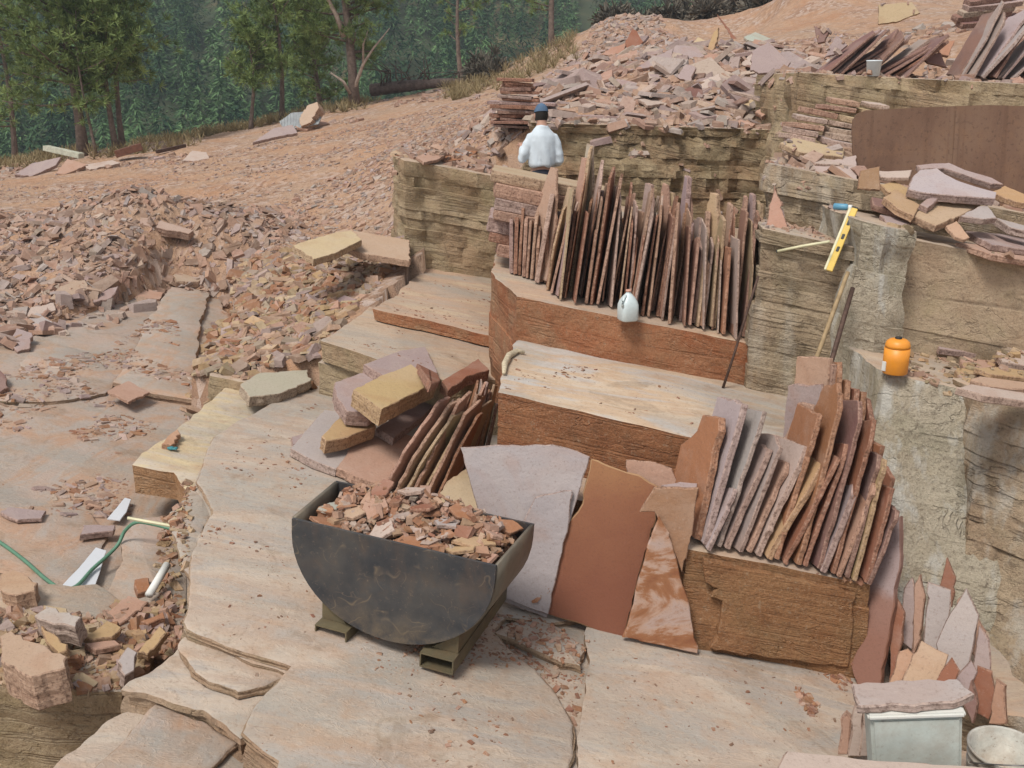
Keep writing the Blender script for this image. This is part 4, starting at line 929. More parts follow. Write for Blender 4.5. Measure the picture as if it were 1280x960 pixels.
for sx in (-.335, .315):
    bm_obj('fork_pocket', tubebox(sx, .20, .09, -.045, .84), M_pocket, scoop)
    # sloped gusset between the pocket and the trough
    bm = bmesh.new(); s_ = 1 if sx > 0 else -1
    zc = .61 - .525 * math.sqrt(1 - ((abs(sx) + .085) / .605) ** 2)
    P = [(sx - s_ * .06, .092), (sx + s_ * .095, .092), (sx + s_ * .095, zc + .01), (sx + s_ * .06, zc - .035)]
    ext(bm, P, .03, .66); bm_obj('gusset', bm, M_pocket, scoop)

# ---------------------------------------------------------------- lathe and box helpers
def lathe(name, prof_, mat, parent=None, seg=24, loc=(0, 0, 0), sx=1, sy=1, smooth=True):
    bm = bmesh.new(); rings = []
    for r, z in prof_:
        rings.append([bm.verts.new((math.cos(2 * math.pi * i / seg) * r * sx, math.sin(2 * math.pi * i / seg) * r * sy, z)) for i in range(seg)])
    for a_, b_ in zip(rings, rings[1:]):
        for i in range(seg): bm.faces.new((a_[i], a_[(i + 1) % seg], b_[(i + 1) % seg], b_[i]))
    bm.faces.new(list(reversed(rings[0]))); bm.faces.new(rings[-1])
    o = bm_obj(name, bm, mat, parent, smooth); o.location = loc
    return o
def box_bm(x0, x1, y0, y1, z0, z1, bev=.008, bm=None):
    bm = bm or bmesh.new()
    r = bmesh.ops.create_cube(bm, size=1)
    for v in r['verts']: v.co = Vector(((x0 + x1) / 2 + v.co.x * (x1 - x0), (y0 + y1) / 2 + v.co.y * (y1 - y0), (z0 + z1) / 2 + v.co.z * (z1 - z0)))
    if bev: bmesh.ops.bevel(bm, geom=list({e for v in r['verts'] for e in v.link_edges}), offset=bev, segments=2, affect='EDGES')
    return bm
def tube_bm(pts, rad, seg=8, bm=None):
    bm = bm or bmesh.new(); pts = [Vector(p) for p in pts]; rings = []
    rads = rad if isinstance(rad, (list, tuple)) else [rad] * len(pts)
    up = Vector((.13, .21, .97))
    for i, p in enumerate(pts):
        t = (pts[min(i + 1, len(pts) - 1)] - pts[max(i - 1, 0)]).normalized()
        ex = t.cross(up).normalized(); ey = ex.cross(t)
        rings.append([bm.verts.new(p + (ex * math.cos(2 * math.pi * j / seg) + ey * math.sin(2 * math.pi * j / seg)) * rads[i]) for j in range(seg)])
    for a_, b_ in zip(rings, rings[1:]):
        for j in range(seg): bm.faces.new((a_[j], a_[(j + 1) % seg], b_[(j + 1) % seg], b_[j]))
    bm.faces.new(list(reversed(rings[0]))); bm.faces.new(rings[-1])
    return bm

# -- white plastic jug
M_jug = plain('milky_plastic', (.58, .66, .66), .35, 0, .06, 8, .05, .5, dirt=.2)
M_cap = plain('pale_cap', (.55, .30, .22), .5)
jp = PP(783, 398, c_b3); jp = Vector((jp.x, jp.y - .085, 0)); jp.z = c_b3 + A * jp.x + .006
jug = empty('water_jug', jp, R_(20)); jug.scale = (.98,) * 3
tag(jug, 'white plastic jug with moulded handle set before the back row of slabs', 'jug')
bm = bmesh.new(); rings = []
for w_, d_, z, e in [(.066, .066, 0, 4), (.075, .075, .012, 4), (.076, .076, .10, 4), (.076, .076, .135, 3.4), (.068, .066, .165, 2.8), (.05, .05, .195, 2.3), (.03, .03, .218, 2), (.021, .021, .228, 2), (.021, .021, .238, 2)]:
    r = []
    for i in range(28):
        t = 2 * math.pi * i / 28; c_, s_ = math.cos(t), math.sin(t)
        r.append(bm.verts.new((w_ * math.copysign(abs(c_) ** (2 / e), c_), d_ * math.copysign(abs(s_) ** (2 / e), s_), z)))
    rings.append(r)
for a_, b_ in zip(rings, rings[1:]):
    for i in range(28): bm.faces.new((a_[i], a_[(i + 1) % 28], b_[(i + 1) % 28], b_[i]))
bm.faces.new(list(reversed(rings[0]))); bm.faces.new(rings[-1])
bm_obj('body', bm, M_jug, jug, True)
bm_obj('handle', tube_bm([(-.03, -.02, .205), (-.056, -.035, .20), (-.072, -.045, .18), (-.077, -.05, .15), (-.070, -.05, .125)], .012), M_jug, jug, True)
lathe('cap', [(.019, .238), (.024, .239), (.024, .253), (.020, .256)], M_cap, jug, 16)

# -- orange drinks cooler
M_org = plain('orange_plastic', (.80, .30, .028), .45, 0, .08, 6, .04, .5, dirt=.12)
M_wht = plain('white_plastic', (.7, .69, .64), .5, 0, .1, 9, .05, .4)
M_blk = plain('black_plastic', (.03, .03, .03), .5)
op = PP(1118, 468, 1.71); op.z += .0
oc = empty('drinks_cooler', (op.x, op.y, 1.71 + A * op.x + .012), R_(-15)); oc.scale = (1.02, 1.02, 1.0)
tag(oc, 'orange plastic drinks jug with domed lid on the rock bench', 'cooler')
lathe('body', [(.080, 0), (.084, .006), (.086, .10), (.0855, .185)], M_org, oc)
lathe('lid', [(.0845, .186), (.083, .205), (.076, .228), (.058, .243), (.03, .249)], M_org, oc)
lathe('cap', [(.022, .247), (.024, .256), (.02, .262)], M_blk, oc, 14)
o = bm_obj('label_patch', box_bm(-.05, -.02, -.088, -.078, .02, .09, .003), M_wht, oc)
o.rotation_euler.z = R_(-38)

# -- white chest (polystyrene cooler) and plastic pail
M_foam = plain('dirty_white_foam', (.50, .54, .49), .8, 0, .16, 5, .1, dirt=.35)
M_foam2 = plain('white_foam_lid', (.66, .66, .61), .75, 0, .12, 7, .1, dirt=.25)
ch = empty('foam_chest', (0, 0, 0))
pl_, pr_ = PY(1096, 900, 3.02), PY(1212, 896, 2.98)
wch = (pr_ - pl_).length
ch.location = pl_ - Vector((0, 0, .158)); ch.rotation_euler = (0, -math.atan2(pr_.z - pl_.z, wch), math.atan2(pr_.y - pl_.y, pr_.x - pl_.x))
tag(ch, 'white foam chest with a closed lid in the bottom right corner', 'cooler')
bm = bmesh.new()
vs = []
for x, y, z in [(.008, .006, -.27), (wch - .008, .006, -.27), (wch - .008, .13, -.27), (.008, .13, -.27), (0, 0, .158), (wch, 0, .158), (wch, .135, .158), (0, .135, .158)]: vs.append(bm.verts.new((x, y, z)))
for f in [(0, 1, 5, 4), (1, 2, 6, 5), (2, 3, 7, 6), (3, 0, 4, 7), (4, 5, 6, 7), (3, 2, 1, 0)]: bm.faces.new([vs[i] for i in f])
bmesh.ops.bevel(bm, geom=list(bm.edges), offset=.012, segments=3, affect='EDGES')
bm_obj('box', bm, M_foam, ch)
bm_obj('lid', box_bm(-.010, wch + .008, -.010, .142, .159, .180, .007), M_foam2, ch)
me = slab_mesh('stone_slab', [(-.045, .004), (.15, -.004), (wch - .03, .006), (wch + .05, .055), (wch + .02, .145), (.12, .15), (-.035, .14)], .034, 77, .03, .006)
o = link('stone_slab', me, M_slab, None, GREYS); bpy.context.view_layer.update(); o.matrix_world = ch.matrix_world @ Matrix.Translation((0, 0, .2155)); tag(o, 'pinkish grey slab lying across the lid of the white chest', 'stone slab')
pp_ = Vector((1.83, 3.14, .725))
pail = empty('plastic_pail', (pp_.x, pp_.y, pp_.z - .12)); tag(pail, 'dirty white plastic pail at the right bottom corner', 'bucket')
M_pail = plain('grubby_pail', (.50, .48, .42), .55, 0, .28, 10, .06, dirt=.6)
lathe('body', [(.118, 0), (.122, .004), (.126, .10), (.128, .15), (.131, .152), (.131, .160), (.127, .162), (.129, .183), (.133, .185), (.133, .192), (.129, .194), (.131, .215), (.136, .217), (.138, .228), (.132, .230), (.126, .225), (.122, .06), (.02, .058)], M_pail, pail, 40)
bm_obj('handle', tube_bm([(.136 * math.cos(t), .136 * math.sin(t) - .01, .175 - .10 * math.sin((t - math.pi) ) * -1 * .9) for t in [math.pi + math.pi * i / 16 for i in range(17)]], .0028), plain('pail_wire', (.2, .19, .18), .4, .8), pail)
# small white bucket on the upper ledge
sp = PY(1091, 103, 12.0)
M_wb = plain('white_bucket', (.72, .78, .80), .5, 0, .05)
wb = empty('small_bucket', (sp.x, 12.02, 3.43 - .05 * sp.x)); tag(wb, 'small white bucket on the upper ledge before the leaning slabs', 'bucket')
lathe('body', [(.07, 0), (.085, .16), (.09, .162), (.09, .175), (.082, .176), (.07, .02)], M_wb, wb, 24)
bm_obj('handle', tube_bm([(.09 * math.cos(t), .02, .17 + .05 * math.sin(t)) for t in [math.pi * i / 10 for i in range(11)]], .003), M_blk, wb)

# -- level, yellow shaft, bars
M_yel = plain('yellow_paint', (.66, .44, .045), .5, 0, .12, 9, .03, .5, dirt=.3)
M_lev = plain('cream_paint', (.66, .62, .40), .5, 0, .1)
M_wood = plain('weathered_handle_wood', (.34, .24, .13), .7, 0, .25, 18, .1)
M_bar = plain('rusty_iron', (.10, .06, .045), .7, .3, .35, 25, .1)
p0, p1_ = PY(1034, 338, 7.66), PY(1066, 260, 7.66 + .16)
lv = empty('spirit_level'); tag(lv, 'yellow spirit level with a cream edge leaning against the pillar of rock', 'spirit level')
d = (p1_ - p0); L = d.length; d.normalize(); nx_ = Vector((.9, -.42, 0)); nx_ = (nx_ - d * nx_.dot(d)).normalized(); ny_ = d.cross(nx_)
lv.matrix_world = Matrix(((nx_.x, ny_.x, d.x, p0.x), (nx_.y, ny_.y, d.y, p0.y), (nx_.z, ny_.z, d.z, p0.z), (0, 0, 0, 1)))
bm_obj('body', box_bm(-.008, .040, -.012, .012, 0, L, .003), M_yel, lv)
bm_obj('edge_strip', box_bm(-.026, -.0085, -.013, .013, .0, L * .99, .002), M_lev, lv)
for zz in (.3, .5, .72):
    bm_obj('vial', box_bm(.004, .028, -.016, .016, L * zz, L * zz + .045, .004), M_blk, lv)
bm = box_bm(-.008, .040, -.0125, .0125, L + .001, L + .012, .003); bm_obj('end_cap', bm, M_blk, lv)
q0, q1 = PY(972, 314, 7.84), PY(1037, 302, 7.62)
ms = empty('measuring_staff', q0); tag(ms, 'thin pale yellow stick lying on the wall top beside the level', 'stick')
bm_obj('shaft', tube_bm([(0, 0, 0), (q1 - q0) * .5 + Vector((0, 0, .004)), q1 - q0], .011, 8), M_lev, ms, True)
bm_obj('tip', tube_bm([(q1 - q0) * -.02, (0, 0, 0)], .013, 8), M_blk, ms)
def bar(name, a_, b_, rad, mat, label, cat, tip=None):
    r = empty(name, a_); tag(r, label, cat)
    d = b_ - a_
    bm_obj('shaft', tube_bm([(0, 0, 0), d * .3 + Vector((.004, 0, 0)), d * .7, d], [rad * 1.1, rad, rad, rad * .95], 8), mat, r, True)
    if tip: bm_obj('blade', tube_bm([d * -.07, (0, 0, 0)], [rad * .5, rad * 1.5], 6), tip, r)
    return r
bar('pry_bar', PY(903, 487, 7.70), PY(948, 345, 7.80), .011, M_bar, 'thin dark iron bar leaning at the right end of the red brown block', 'bar', M_bar)
bar('long_handle', PY(1008, 480, 7.05), PY(1060, 340, 7.42), .017, M_wood, 'pale wooden tool handle leaning on the wall behind the front row of slabs', 'tool', M_bar)
bar('iron_bar', PY(1030, 480, 6.95), PY(1066, 360, 7.38), .019, M_bar, 'thick dark iron bar leaning beside the pale wooden handle', 'bar', M_bar)
# blue and white bits on the ledge by the level
sc_ = empty('marker_can', PY(1042, 258, 7.9)); tag(sc_, 'small blue and white can lying on the ledge beside the level', 'can')
o = lathe('body', [(.02, 0), (.026, .004), (.026, .10), (.018, .112)], plain('can_blue', (.12, .30, .42), .4), sc_, 14); o.rotation_euler = (R_(90), 0, R_(60))
o = lathe('cap', [(.02, .113), (.02, .14)], M_wht, sc_, 14); o.rotation_euler = (R_(90), 0, R_(60))

# -- rusty plate
k = NT('rust_brown_plate'); tc = k.n('ShaderNodeTexCoord'); P = tc.outputs['Object']
c = k.ramp(k.noise(k.vmul(P, (1.3, 1, .5)), 1.6, 5, .6), [(.36, (.125, .068, .044)), (.52, (.16, .092, .06)), (.66, (.19, .115, .075))])
c = k.mix(k.ramp(k.noise(k.vmul(P, (14, 1, .4)), 1.0, 3, .6), [(.55, 0), (.7, .35)]), c, (.10, .05, .03))
c = k.mix(k.ramp(k.noise(P, 60, 2, .7), [(.6, 0), (.75, .3)]), c, (.26, .17, .11))
c = k.mix(k.ramp(k.noise(P, 6, 7, .75), [(.50, 0), (.68, .6)]), c, (.21, .115, .065))
c = k.mix(k.ramp(k.noise(P, 25, 5, .7), [(.34, .6), (.46, 0)]), c, (.07, .04, .028))
M_plate = k.out(c, k.bump(k.noise(P, 30, 4, .7), .12, .01), .7)
YP = 9.35
pl = [PY(x, y, YP) for x, y in [(1069, 250), (1069, 160), (1071, 149), (1077, 141), (1088, 137), (1160, 133), (1240, 130)]]
tl = pl[0]
ox = PY(1240, 130, YP).x + 1.0
bm = bmesh.new(); Pp = [(p.x - tl.x, p.z - tl.z) for p in pl] + [(ox - tl.x, pl[-1].z - tl.z - .03), (ox - tl.x, -.45), (0.0, -.1)]
ext(bm, Pp, 0, .018)
pt = empty('steel_plate', tl); pt.rotation_euler = (R_(-9), 0, R_(-2)); tag(pt, 'large upright rust brown steel plate with one rounded corner', 'metal plate')
bm_obj('plate', bm, M_plate, pt)
bm = box_bm(.86, .90, -.012, -.001, -.3, pl[-1].z - tl.z - .05, .003); bm_obj('rib', bm, M_plate, pt)

# -- hose, pipe, white strips, corrugated sheet, timber
M_hose = plain('green_hose', (.10, .22, .14), .5, 0, .15, 30, .03, .4)
hz = [(-70, 640), (-20, 668), (0, 678), (30, 700), (55, 722), (75, 735), (95, 733), (115, 712), (135, 694), (148, 680), (156, 664), (170, 653), (190, 655), (214, 661), (226, 664)]
hc = [-.575] * 4 + [-.55, -.535, -.535, -.535, -.50, -.44, -.36, -.26, -.24, -.24, -.24]
pts = [PP(x, y, c) for (x, y), c in zip(hz, hc)]
fine = []
for i in range(len(pts) - 1):
    pm, p2, p3, p4 = pts[max(i - 1, 0)], pts[i], pts[i + 1], pts[min(i + 2, len(pts) - 1)]
    for j in range(5):
        t = j / 5; fine.append(.5 * ((2 * p2) + (p3 - pm) * t + (2 * pm - 5 * p2 + 4 * p3 - p4) * t * t + (3 * p2 - pm - 3 * p3 + p4) * t ** 3))
tag(bm_obj('garden_hose', tube_bm(fine, .013, 8), M_hose, None, True), 'green hose trailing over the white sheet and up onto the ledge', 'hose')
def sheet(name, px, c, mat, a=A):
    me = bpy.data.meshes.new(name); me.from_pydata([tuple(PP(x, y, c, a)) for x, y in px], [], [tuple(range(len(px)))]); me.update()
    return link(name, me, mat)
M_ply = plain('flat_white', (.62, .63, .65), .35, 0, .03, 4, .05, .4)  # even white for the two thin flat strips beside the lower ledge
slab_px([(72, 737), (84, 745), (109, 753), (121, 726), (133, 688), (120, 684), (98, 710)], PP(105, 730, -.56), (.19, 0, 1), .012, (1, 1, 1), 'flat white sheet lying under the green hose by the ledge', 'plastic sheet', name='white_sheet', mat=M_ply, amp=.002, collide_it=False)
slab_px([(134, 648), (146, 634), (156, 622), (164, 624), (158, 640), (150, 650)], PP(148, 640, -.56), (.19, 0, 1), .012, (1, 1, 1), 'small end of a flat white sheet showing beside the mauve slab', 'plastic sheet', name='white_sheet', mat=M_ply, amp=.002, collide_it=False)
p0, p1_ = PP(186, 744, -.38), PP(209, 706, -.30)
pipe = empty('plastic_pipe', p0); tag(pipe, 'short off white pipe lying in the gully debris', 'pipe')
bm_obj('pipe_wall', tube_bm([(0, 0, 0), p1_ - p0], .026, 12), M_wht, pipe, True)
bm_obj('stick', tube_bm([PP(160, 651, -.16) - p0 + Vector((0, 0, .02)), PP(216, 661, -.16) - p0 + Vector((0, 0, .02))], .012, 6), M_lev, None) and None
so_ = bpy.data.objects['stick']; so_.name = 'wooden_lath'; so_.location = p0; tag(so_, 'thin pale lath lying beside the hose on the ledge', 'stick')
gl = empty('work_glove', PP(214, 562, -.14)); gl.scale = (.55, .55, .55); tag(gl, 'small crumpled teal glove on the cream ledge', 'glove')
bm = bmesh.new(); bmesh.ops.create_icosphere(bm, subdivisions=2, radius=.05)
for v in bm.verts: v.co = Vector((v.co.x * 1.1, v.co.y * .7, max(0, v.co.z * .6 + .02))) * (1 + .35 * noise.noise(v.co * 30))
M_teal = plain('teal_cloth', (.06, .22, .24), .9)
bm_obj('palm', bm, M_teal, gl, True)
for i in range(4): bm_obj('finger', tube_bm([(.03, -.03 + i * .018, .02), (.065, -.038 + i * .022, .022), (.09, -.04 + i * .024, .012)], [.011, .011, .008], 7), M_teal, gl, True)

# clay lump on the step corner
bm = bmesh.new(); 
cl_pts = [PP(630, 470, c_b2), PP(631, 458, c_b2), PP(636, 448, c_b2), PP(646, 442, c_b2), PP(656, 444, c_b2)]
tag(bm_obj('rope_end', tube_bm([p + Vector((0, 0, .022)) for p in cl_pts], [.014, .024, .026, .022, .012], 8), plain('pale_rope', (.55, .46, .32), .9, 0, .3, 40, .3), None, True), 'pale frayed rope end curled on the left corner of the pale topped step', 'rope')
# corrugated sheet and timber on the road edge
M_zinc = plain('galvanised_sheet', (.46, .48, .48), .6, 0, .25, 6, .05)
k = NT('galvanised_corrugated'); tc = k.n('ShaderNodeTexCoord'); wv = k.n('ShaderNodeTexWave'); k.set(wv.inputs['Vector'], tc.outputs['Object']); wv.inputs['Scale'].default_value = 4.0; wv.inputs['Distortion'].default_value = .2
M_zinc = k.out(k.mix(k.ramp(k.noise(tc.outputs['Object'], 5, 5, .6), [(.4, 0), (.6, 1)]), (.40, .42, .42), (.33, .34, .34)), k.bump(wv.outputs['Fac'], .9, .05), .5)
slab_px([(349, 152), (364, 141), (384, 139), (402, 146), (398, 155), (372, 160), (354, 160)], PY(376, 156, 26.3), (-.2, -.55, .8), .012, (1, 1, 1), 'grey corrugated metal sheet lying on the far road edge', 'metal sheet', name='corrugated_sheet', mat=M_zinc, amp=.004)
slab_px([(376, 158), (374, 148), (384, 132), (396, 127), (398, 136), (388, 154)], PY(386, 147, 26.2), (-.3, -.8, .5), .3, (.45, .33, .24), 'tan boulder propped on the corrugated sheet', 'boulder', name='boulder', amp=.03)
def plank(a_, b_, w_, h_, mat, label, name='timber'):
    d = (b_ - a_); L = d.length; r = empty(name, a_); d.normalize()
    ez = Vector((0, 0, 1)); ey = ez.cross(d).normalized(); ez = d.cross(ey)
    bm = box_bm(0, L, -w_ / 2, w_ / 2, 0, h_, .008); o = bm_obj(name, bm, mat, None)
    bpy.data.objects.remove(r); o.name = name
    o.matrix_world = Matrix(((d.x, ey.x, ez.x, a_.x), (d.y, ey.y, ez.y, a_.y), (d.z, ey.z, ez.z, a_.z), (0, 0, 0, 1)))
    return tag(o, label, 'timber')
M_pale = plain('pale_timber', (.47, .46, .36), .8, 0, .25, 14, .1); M_red = plain('red_timber', (.16, .07, .045), .8, 0, .3, 14, .1)
plank(PY(57, 188, 24.5), PY(102, 198, 24.2), .2, .12, M_pale, 'pale squared timber lying by the leftmost pines')
plank(PY(146, 197, 24.4), PY(179, 187, 24.6), .3, .16, M_red, 'dark red timber lying right of the pine trunks')
plank(PY(196, 192, 25), PY(232, 184, 25.6), .1, .08, M_bar, 'thin dark timber lying on the road edge')

# ---------------------------------------------------------------- loose larger stones lying about (drawn on their own beds)
loose = [
    ([(0, 795), (14, 788), (84, 820), (82, 834), (40, 846), (0, 826)], -.18, .20, (.42, .29, .2), 'thick squared pink block in the left foreground', .05, .0),
    ([(0, 718), (18, 712), (46, 728), (44, 738), (20, 744), (0, 738)], -.34, .14, (.42, .28, .18), 'orange brown block at the left edge of the gully', .02, 0),
    ([(42, 770), (58, 757), (102, 770), (94, 784), (66, 780)], -.22, .14, (.40, .345, .30), 'grey squared block in the middle of the left debris', .1, .1),
    ([(52, 782), (74, 796), (84, 812), (72, 818), (56, 800)], -.26, .06, OCHRE, 'ochre flat stone right of the thick squared block', .2, .1),
    ([(106, 795), (134, 776), (152, 784), (140, 796), (116, 800)], -.33, .05, OCHRE, 'ochre flat stone in the gully', -.19, .1),
    ([(106, 804), (144, 800), (150, 806), (120, 812)], -.35, .04, PINKS, 'pink flat stone in the gully below the ochre one', -.19, .05),
    ([(148, 826), (160, 808), (172, 815), (168, 838), (156, 844)], -.28, .12, GREYS, 'grey upright stone near the pink lower bed', -.3, .3),
    ([(172, 815), (200, 782), (208, 790), (184, 818)], -.30, .06, OCHRE, 'long ochre stone leaning in the gully debris', -.1, .3),
    ([(54, 756), (84, 760), (90, 769), (64, 771)], -.36, .06, BUFF, 'buff flat stone beside the end of the white sheet', -.19, 0),
    ([(168, 724), (186, 722), (190, 738), (172, 742)], -.40, .05, RUST, 'rusty flat stone on the gully shelf', -.2, 0),
    ([(130, 768), (160, 744), (185, 752), (150, 780)], -.40, .06, PINKS, 'pinkish flat stone below the pipe', -.15, .1),
    ([(176, 776), (204, 764), (206, 772), (186, 780)], -.36, .05, RUST, 'rusty flat stone beside the gully wall', -.1, .1),
    ([(0, 640), (10, 634), (58, 638), (52, 648), (22, 650)], -.55, .03, MAUVE, 'mauve flake lying alone on the lower bench', -.19, 0),
    ([(100, 668), (104, 656), (144, 656), (142, 664)], -.52, .05, MAUVE, 'mauve slab at the edge of the white sheet', -.19, 0),
    ([(202, 555), (212, 542), (222, 536), (226, 542), (214, 556)], -.10, .05, (.42, .23, .13), 'orange flake on the cream ledge', -.1, .1),
    ([(366, 306), (420, 290), (440, 288), (452, 300), (420, 316), (392, 324)], .93, .08, (.52, .40, .24), 'cream flat slab half buried on the slope left of the buff wall', -.14, .10),
    ([(404, 296), (430, 286), (512, 300), (512, 326), (450, 316)], .90, .08, (.46, .32, .22), 'tan flat slab half buried beside the cream one', -.14, .10),
    ([(300, 480), (324, 466), (384, 462), (388, 476), (350, 492), (312, 496)], .06, .10, (.40, .36, .27), 'olive grey slab bridging the ledge and the shelf', -.19, .05),
    ([(134, 488), (160, 476), (187, 490), (160, 502)], -.49, .03, PINKS, 'angular pink flake on the long grey sheet', -.19, 0),
    ([(154, 266), (162, 262), (216, 280), (242, 288), (236, 292), (190, 284), (160, 274)], 0, .12, (.40, .28, .22), 'long pink slab near the top of the left rubble heap', -.25, .3),
    ([(36, 398), (46, 390), (66, 402), (62, 412), (46, 410)], 0, .10, GREYS, 'grey block at the foot of the left heap', -.2, .2),
    ([(92, 380), (110, 365), (148, 358), (140, 372), (118, 378)], 0, .12, MAUVE, 'mauve block at the foot of the left heap, largest of its blocks', -.2, .2),
    ([(62, 374), (80, 352), (106, 350), (112, 360), (90, 372)], 0, .13, (.40, .29, .21), 'tan block at the foot of the left heap', -.2, .2),
    ([(216, 344), (226, 340), (256, 344), (248, 352), (220, 352)], 0, .10, (.38, .28, .2), 'tan block at the top of the long grey sheet', -.2, .1),
    ([(162, 364), (176, 360), (205, 366), (200, 374), (168, 372)], 0, .1, PINKS, 'pink block beside the top of the long grey sheet', -.2, .1),
    ([(34, 396), (38, 384), (68, 378), (70, 388)], 0, .1, PALE, 'pale block left of the tan one at the foot of the left heap', -.2, .2),
    ([(12, 428), (20, 410), (40, 416), (38, 434), (22, 440)], 0, .06, MAUVE, 'mauve sheet lying at the left end of the lower bench', -.2, .1),
    ([(0, 462), (8, 470), (10, 484), (0, 490), (-20, 490), (-20, 460)], 0, .08, PURPLE, 'purplish rounded slab cut by the left edge of the lower bench', -.2, .1)]
# slabs on the upper rubble slope and along the road edge (depth given)
slope = [
    ([(940, 64), (960, 52), (988, 78), (976, 94), (938, 88)], 14.2, (-.15, -.85, .5), .04, MAUVE, 'square mauve grey slab propped on the slope above the olive face'),
    ([(926, 80), (940, 66), (956, 62), (942, 84), (930, 82)], 14.6, (.1, -.5, .85), .05, PALE, 'white edged slab left of the square mauve one'),
    ([(930, 46), (944, 40), (968, 50), (962, 56), (934, 50)], 16.5, (.1, -.3, 1), .06, (.38, .40, .33), 'pale greenish slab at the edge of the bare dirt'),
    ([(782, 50), (790, 36), (796, 38), (804, 52), (794, 62), (780, 60)], 19, (-.2, -.8, .5), .06, REDB, 'upright red brown slab at the left of the slope crest'),
    ([(752, 68), (762, 60), (782, 54), (780, 64), (768, 70)], 18.5, (-.2, -.6, .8), .06, (.36, .19, .13), 'red slab lying below the upright one on the slope crest'),
    ([(786, 88), (816, 72), (832, 64), (842, 60), (840, 72), (812, 84)], 17, (.1, -.45, 1), .05, MAUVE, 'long grey slab in the middle of the upper slope'),
    ([(836, 66), (846, 56), (870, 58), (882, 70), (862, 74)], 17, (.1, -.5, .9), .06, MAUVE, 'broad mauve slab in the middle of the upper slope'),
    ([(858, 64), (872, 46), (882, 50), (888, 56), (876, 62)], 18, (-.3, -.7, .7), .06, BUFF, 'buff block right of the broad mauve slab'),
    ([(884, 62), (892, 40), (898, 34), (896, 52), (890, 66)], 17.5, (-.5, -.7, .5), .06, OCHRE, 'ochre slab on edge near the bare dirt'),
    ([(896, 18), (900, 22), (920, 48), (916, 50)], 17.8, (-.6, -.7, .3), .05, REDB, 'red slab leaning at the end of the slope crest'),
    ([(840, 118), (862, 108), (878, 112), (878, 122), (858, 122)], 13.6, (.15, -.7, .7), .05, (.2, .1, .08), 'dark slab tilted on the lower slope'),
    ([(866, 106), (884, 98), (898, 92), (902, 100), (882, 112)], 13.9, (-.1, -.4, .9), .06, PALE, 'pale slab above the dark tilted one'),
    ([(798, 124), (830, 120), (866, 122), (840, 128), (810, 132)], 13.3, (.1, -.12, 1), .04, PALE, 'long pale slab lying flat above the olive face'),
    ([(786, 140), (810, 144), (850, 148), (832, 156), (800, 148)], 13.1, (.1, -.15, 1), .04, PINKS, 'pink slab at the rim of the olive face'),
    ([(694, 146), (720, 142), (772, 144), (776, 147), (730, 149)], 13.1, (.05, -.1, 1), .035, PURPLE, 'thin dark slab overhanging the left end of the olive face'),
    ([(706, 112), (740, 106), (748, 110), (726, 116)], 15, (.1, -.15, 1), .05, PALE, 'white slab right of the dark stack'),
    ([(740, 126), (776, 118), (800, 124), (770, 130)], 14, (.1, -.15, 1), .05, PINKS, 'pink slab lying right of the dark stack'),
    ([(756, 104), (772, 98), (784, 104), (766, 108)], 15.5, (.1, -.2, 1), .06, MAUVE, 'mauve slab in the left half of the upper slope'),
    ([(804, 92), (826, 86), (836, 92), (812, 98)], 15.5, (.1, -.2, 1), .06, PALE, 'pale slab below the long grey one on the upper slope'),
    ([(846, 96), (858, 80), (870, 84), (862, 104)], 15, (-.4, -.7, .6), .05, MAUVE, 'mauve slab on edge in the lower middle of the slope'),
    ([(920, 138), (940, 122), (948, 130), (938, 142)], 13.2, (-.2, -.5, .8), .08, BUFF, 'buff stone at the right rim of the olive face'),
    ([(944, 140), (960, 128), (966, 136), (952, 146)], 13.1, (-.2, -.5, .8), .06, PINKS, 'pink stone at the right rim of the olive face'),
    ([(910, 112), (940, 118), (986, 128), (960, 126)], 13.8, (.1, -.1, 1), .04, PALE, 'long thin pale slab above the right rim of the olive face'),
    ([(18, 218), (40, 204), (76, 196), (70, 206), (40, 220)], 22, (.1, -.4, 1), .08, MAUVE, 'large grey sheet on the road edge at the left'),
    ([(70, 216), (84, 198), (96, 202), (110, 206), (80, 218)], 22, (.1, -.4, 1), .08, PINKS, 'pinkish sheet right of the large grey one on the road edge'),
    ([(104, 206), (140, 200), (150, 204), (112, 212)], 23, (.1, -.3, 1), .07, PALE, 'pale sheet below the pine trunks on the road edge'),
    ([(228, 200), (240, 188), (258, 190), (262, 198), (240, 202)], 22.5, (.1, -.3, 1), .07, PALE, 'pale slab on the road edge in the middle'),
    ([(316, 178), (342, 160), (366, 156), (372, 166), (340, 172)], 24, (.1, -.3, 1), .07, MAUVE, 'grey slab leaning below the corrugated sheet'),
    ([(368, 158), (404, 150), (412, 154), (384, 162)], 25, (.1, -.3, 1), .07, PINKS, 'pink slab right of the corrugated sheet')]
loose_todo = (loose, slope)
BV = BVHTree.FromPolygons(COLV, COLF)
_b = PY(386, 147, 26.2); EXCL = [(_b.x, _b.y, .9)]
CAMP = Vector((0, 0, CAMZ))
def hit(px, py):
    r = BV.ray_cast(CAMP, ray(px, py).normalized()); return r[0], r[1]
for px, c, t, col, lb, ax, by in loose:
    if c == 0:
        cx = sum(p[0] for p in px) / len(px); cy = max(p[1] for p in px) - 2
        p, nrm = hit(cx, cy)
        slab_px(px, p + Vector((0, 0, .05)), (-ax, -by - .1, 1), t, col, lb, amp=.015, name='loose_stone', collide_it=False)
    else:
        p0, n = tilt(px[-1], c, ax, by); slab_px(px, p0, n, t, col, lb, amp=.012, name='loose_stone', collide_it=False)
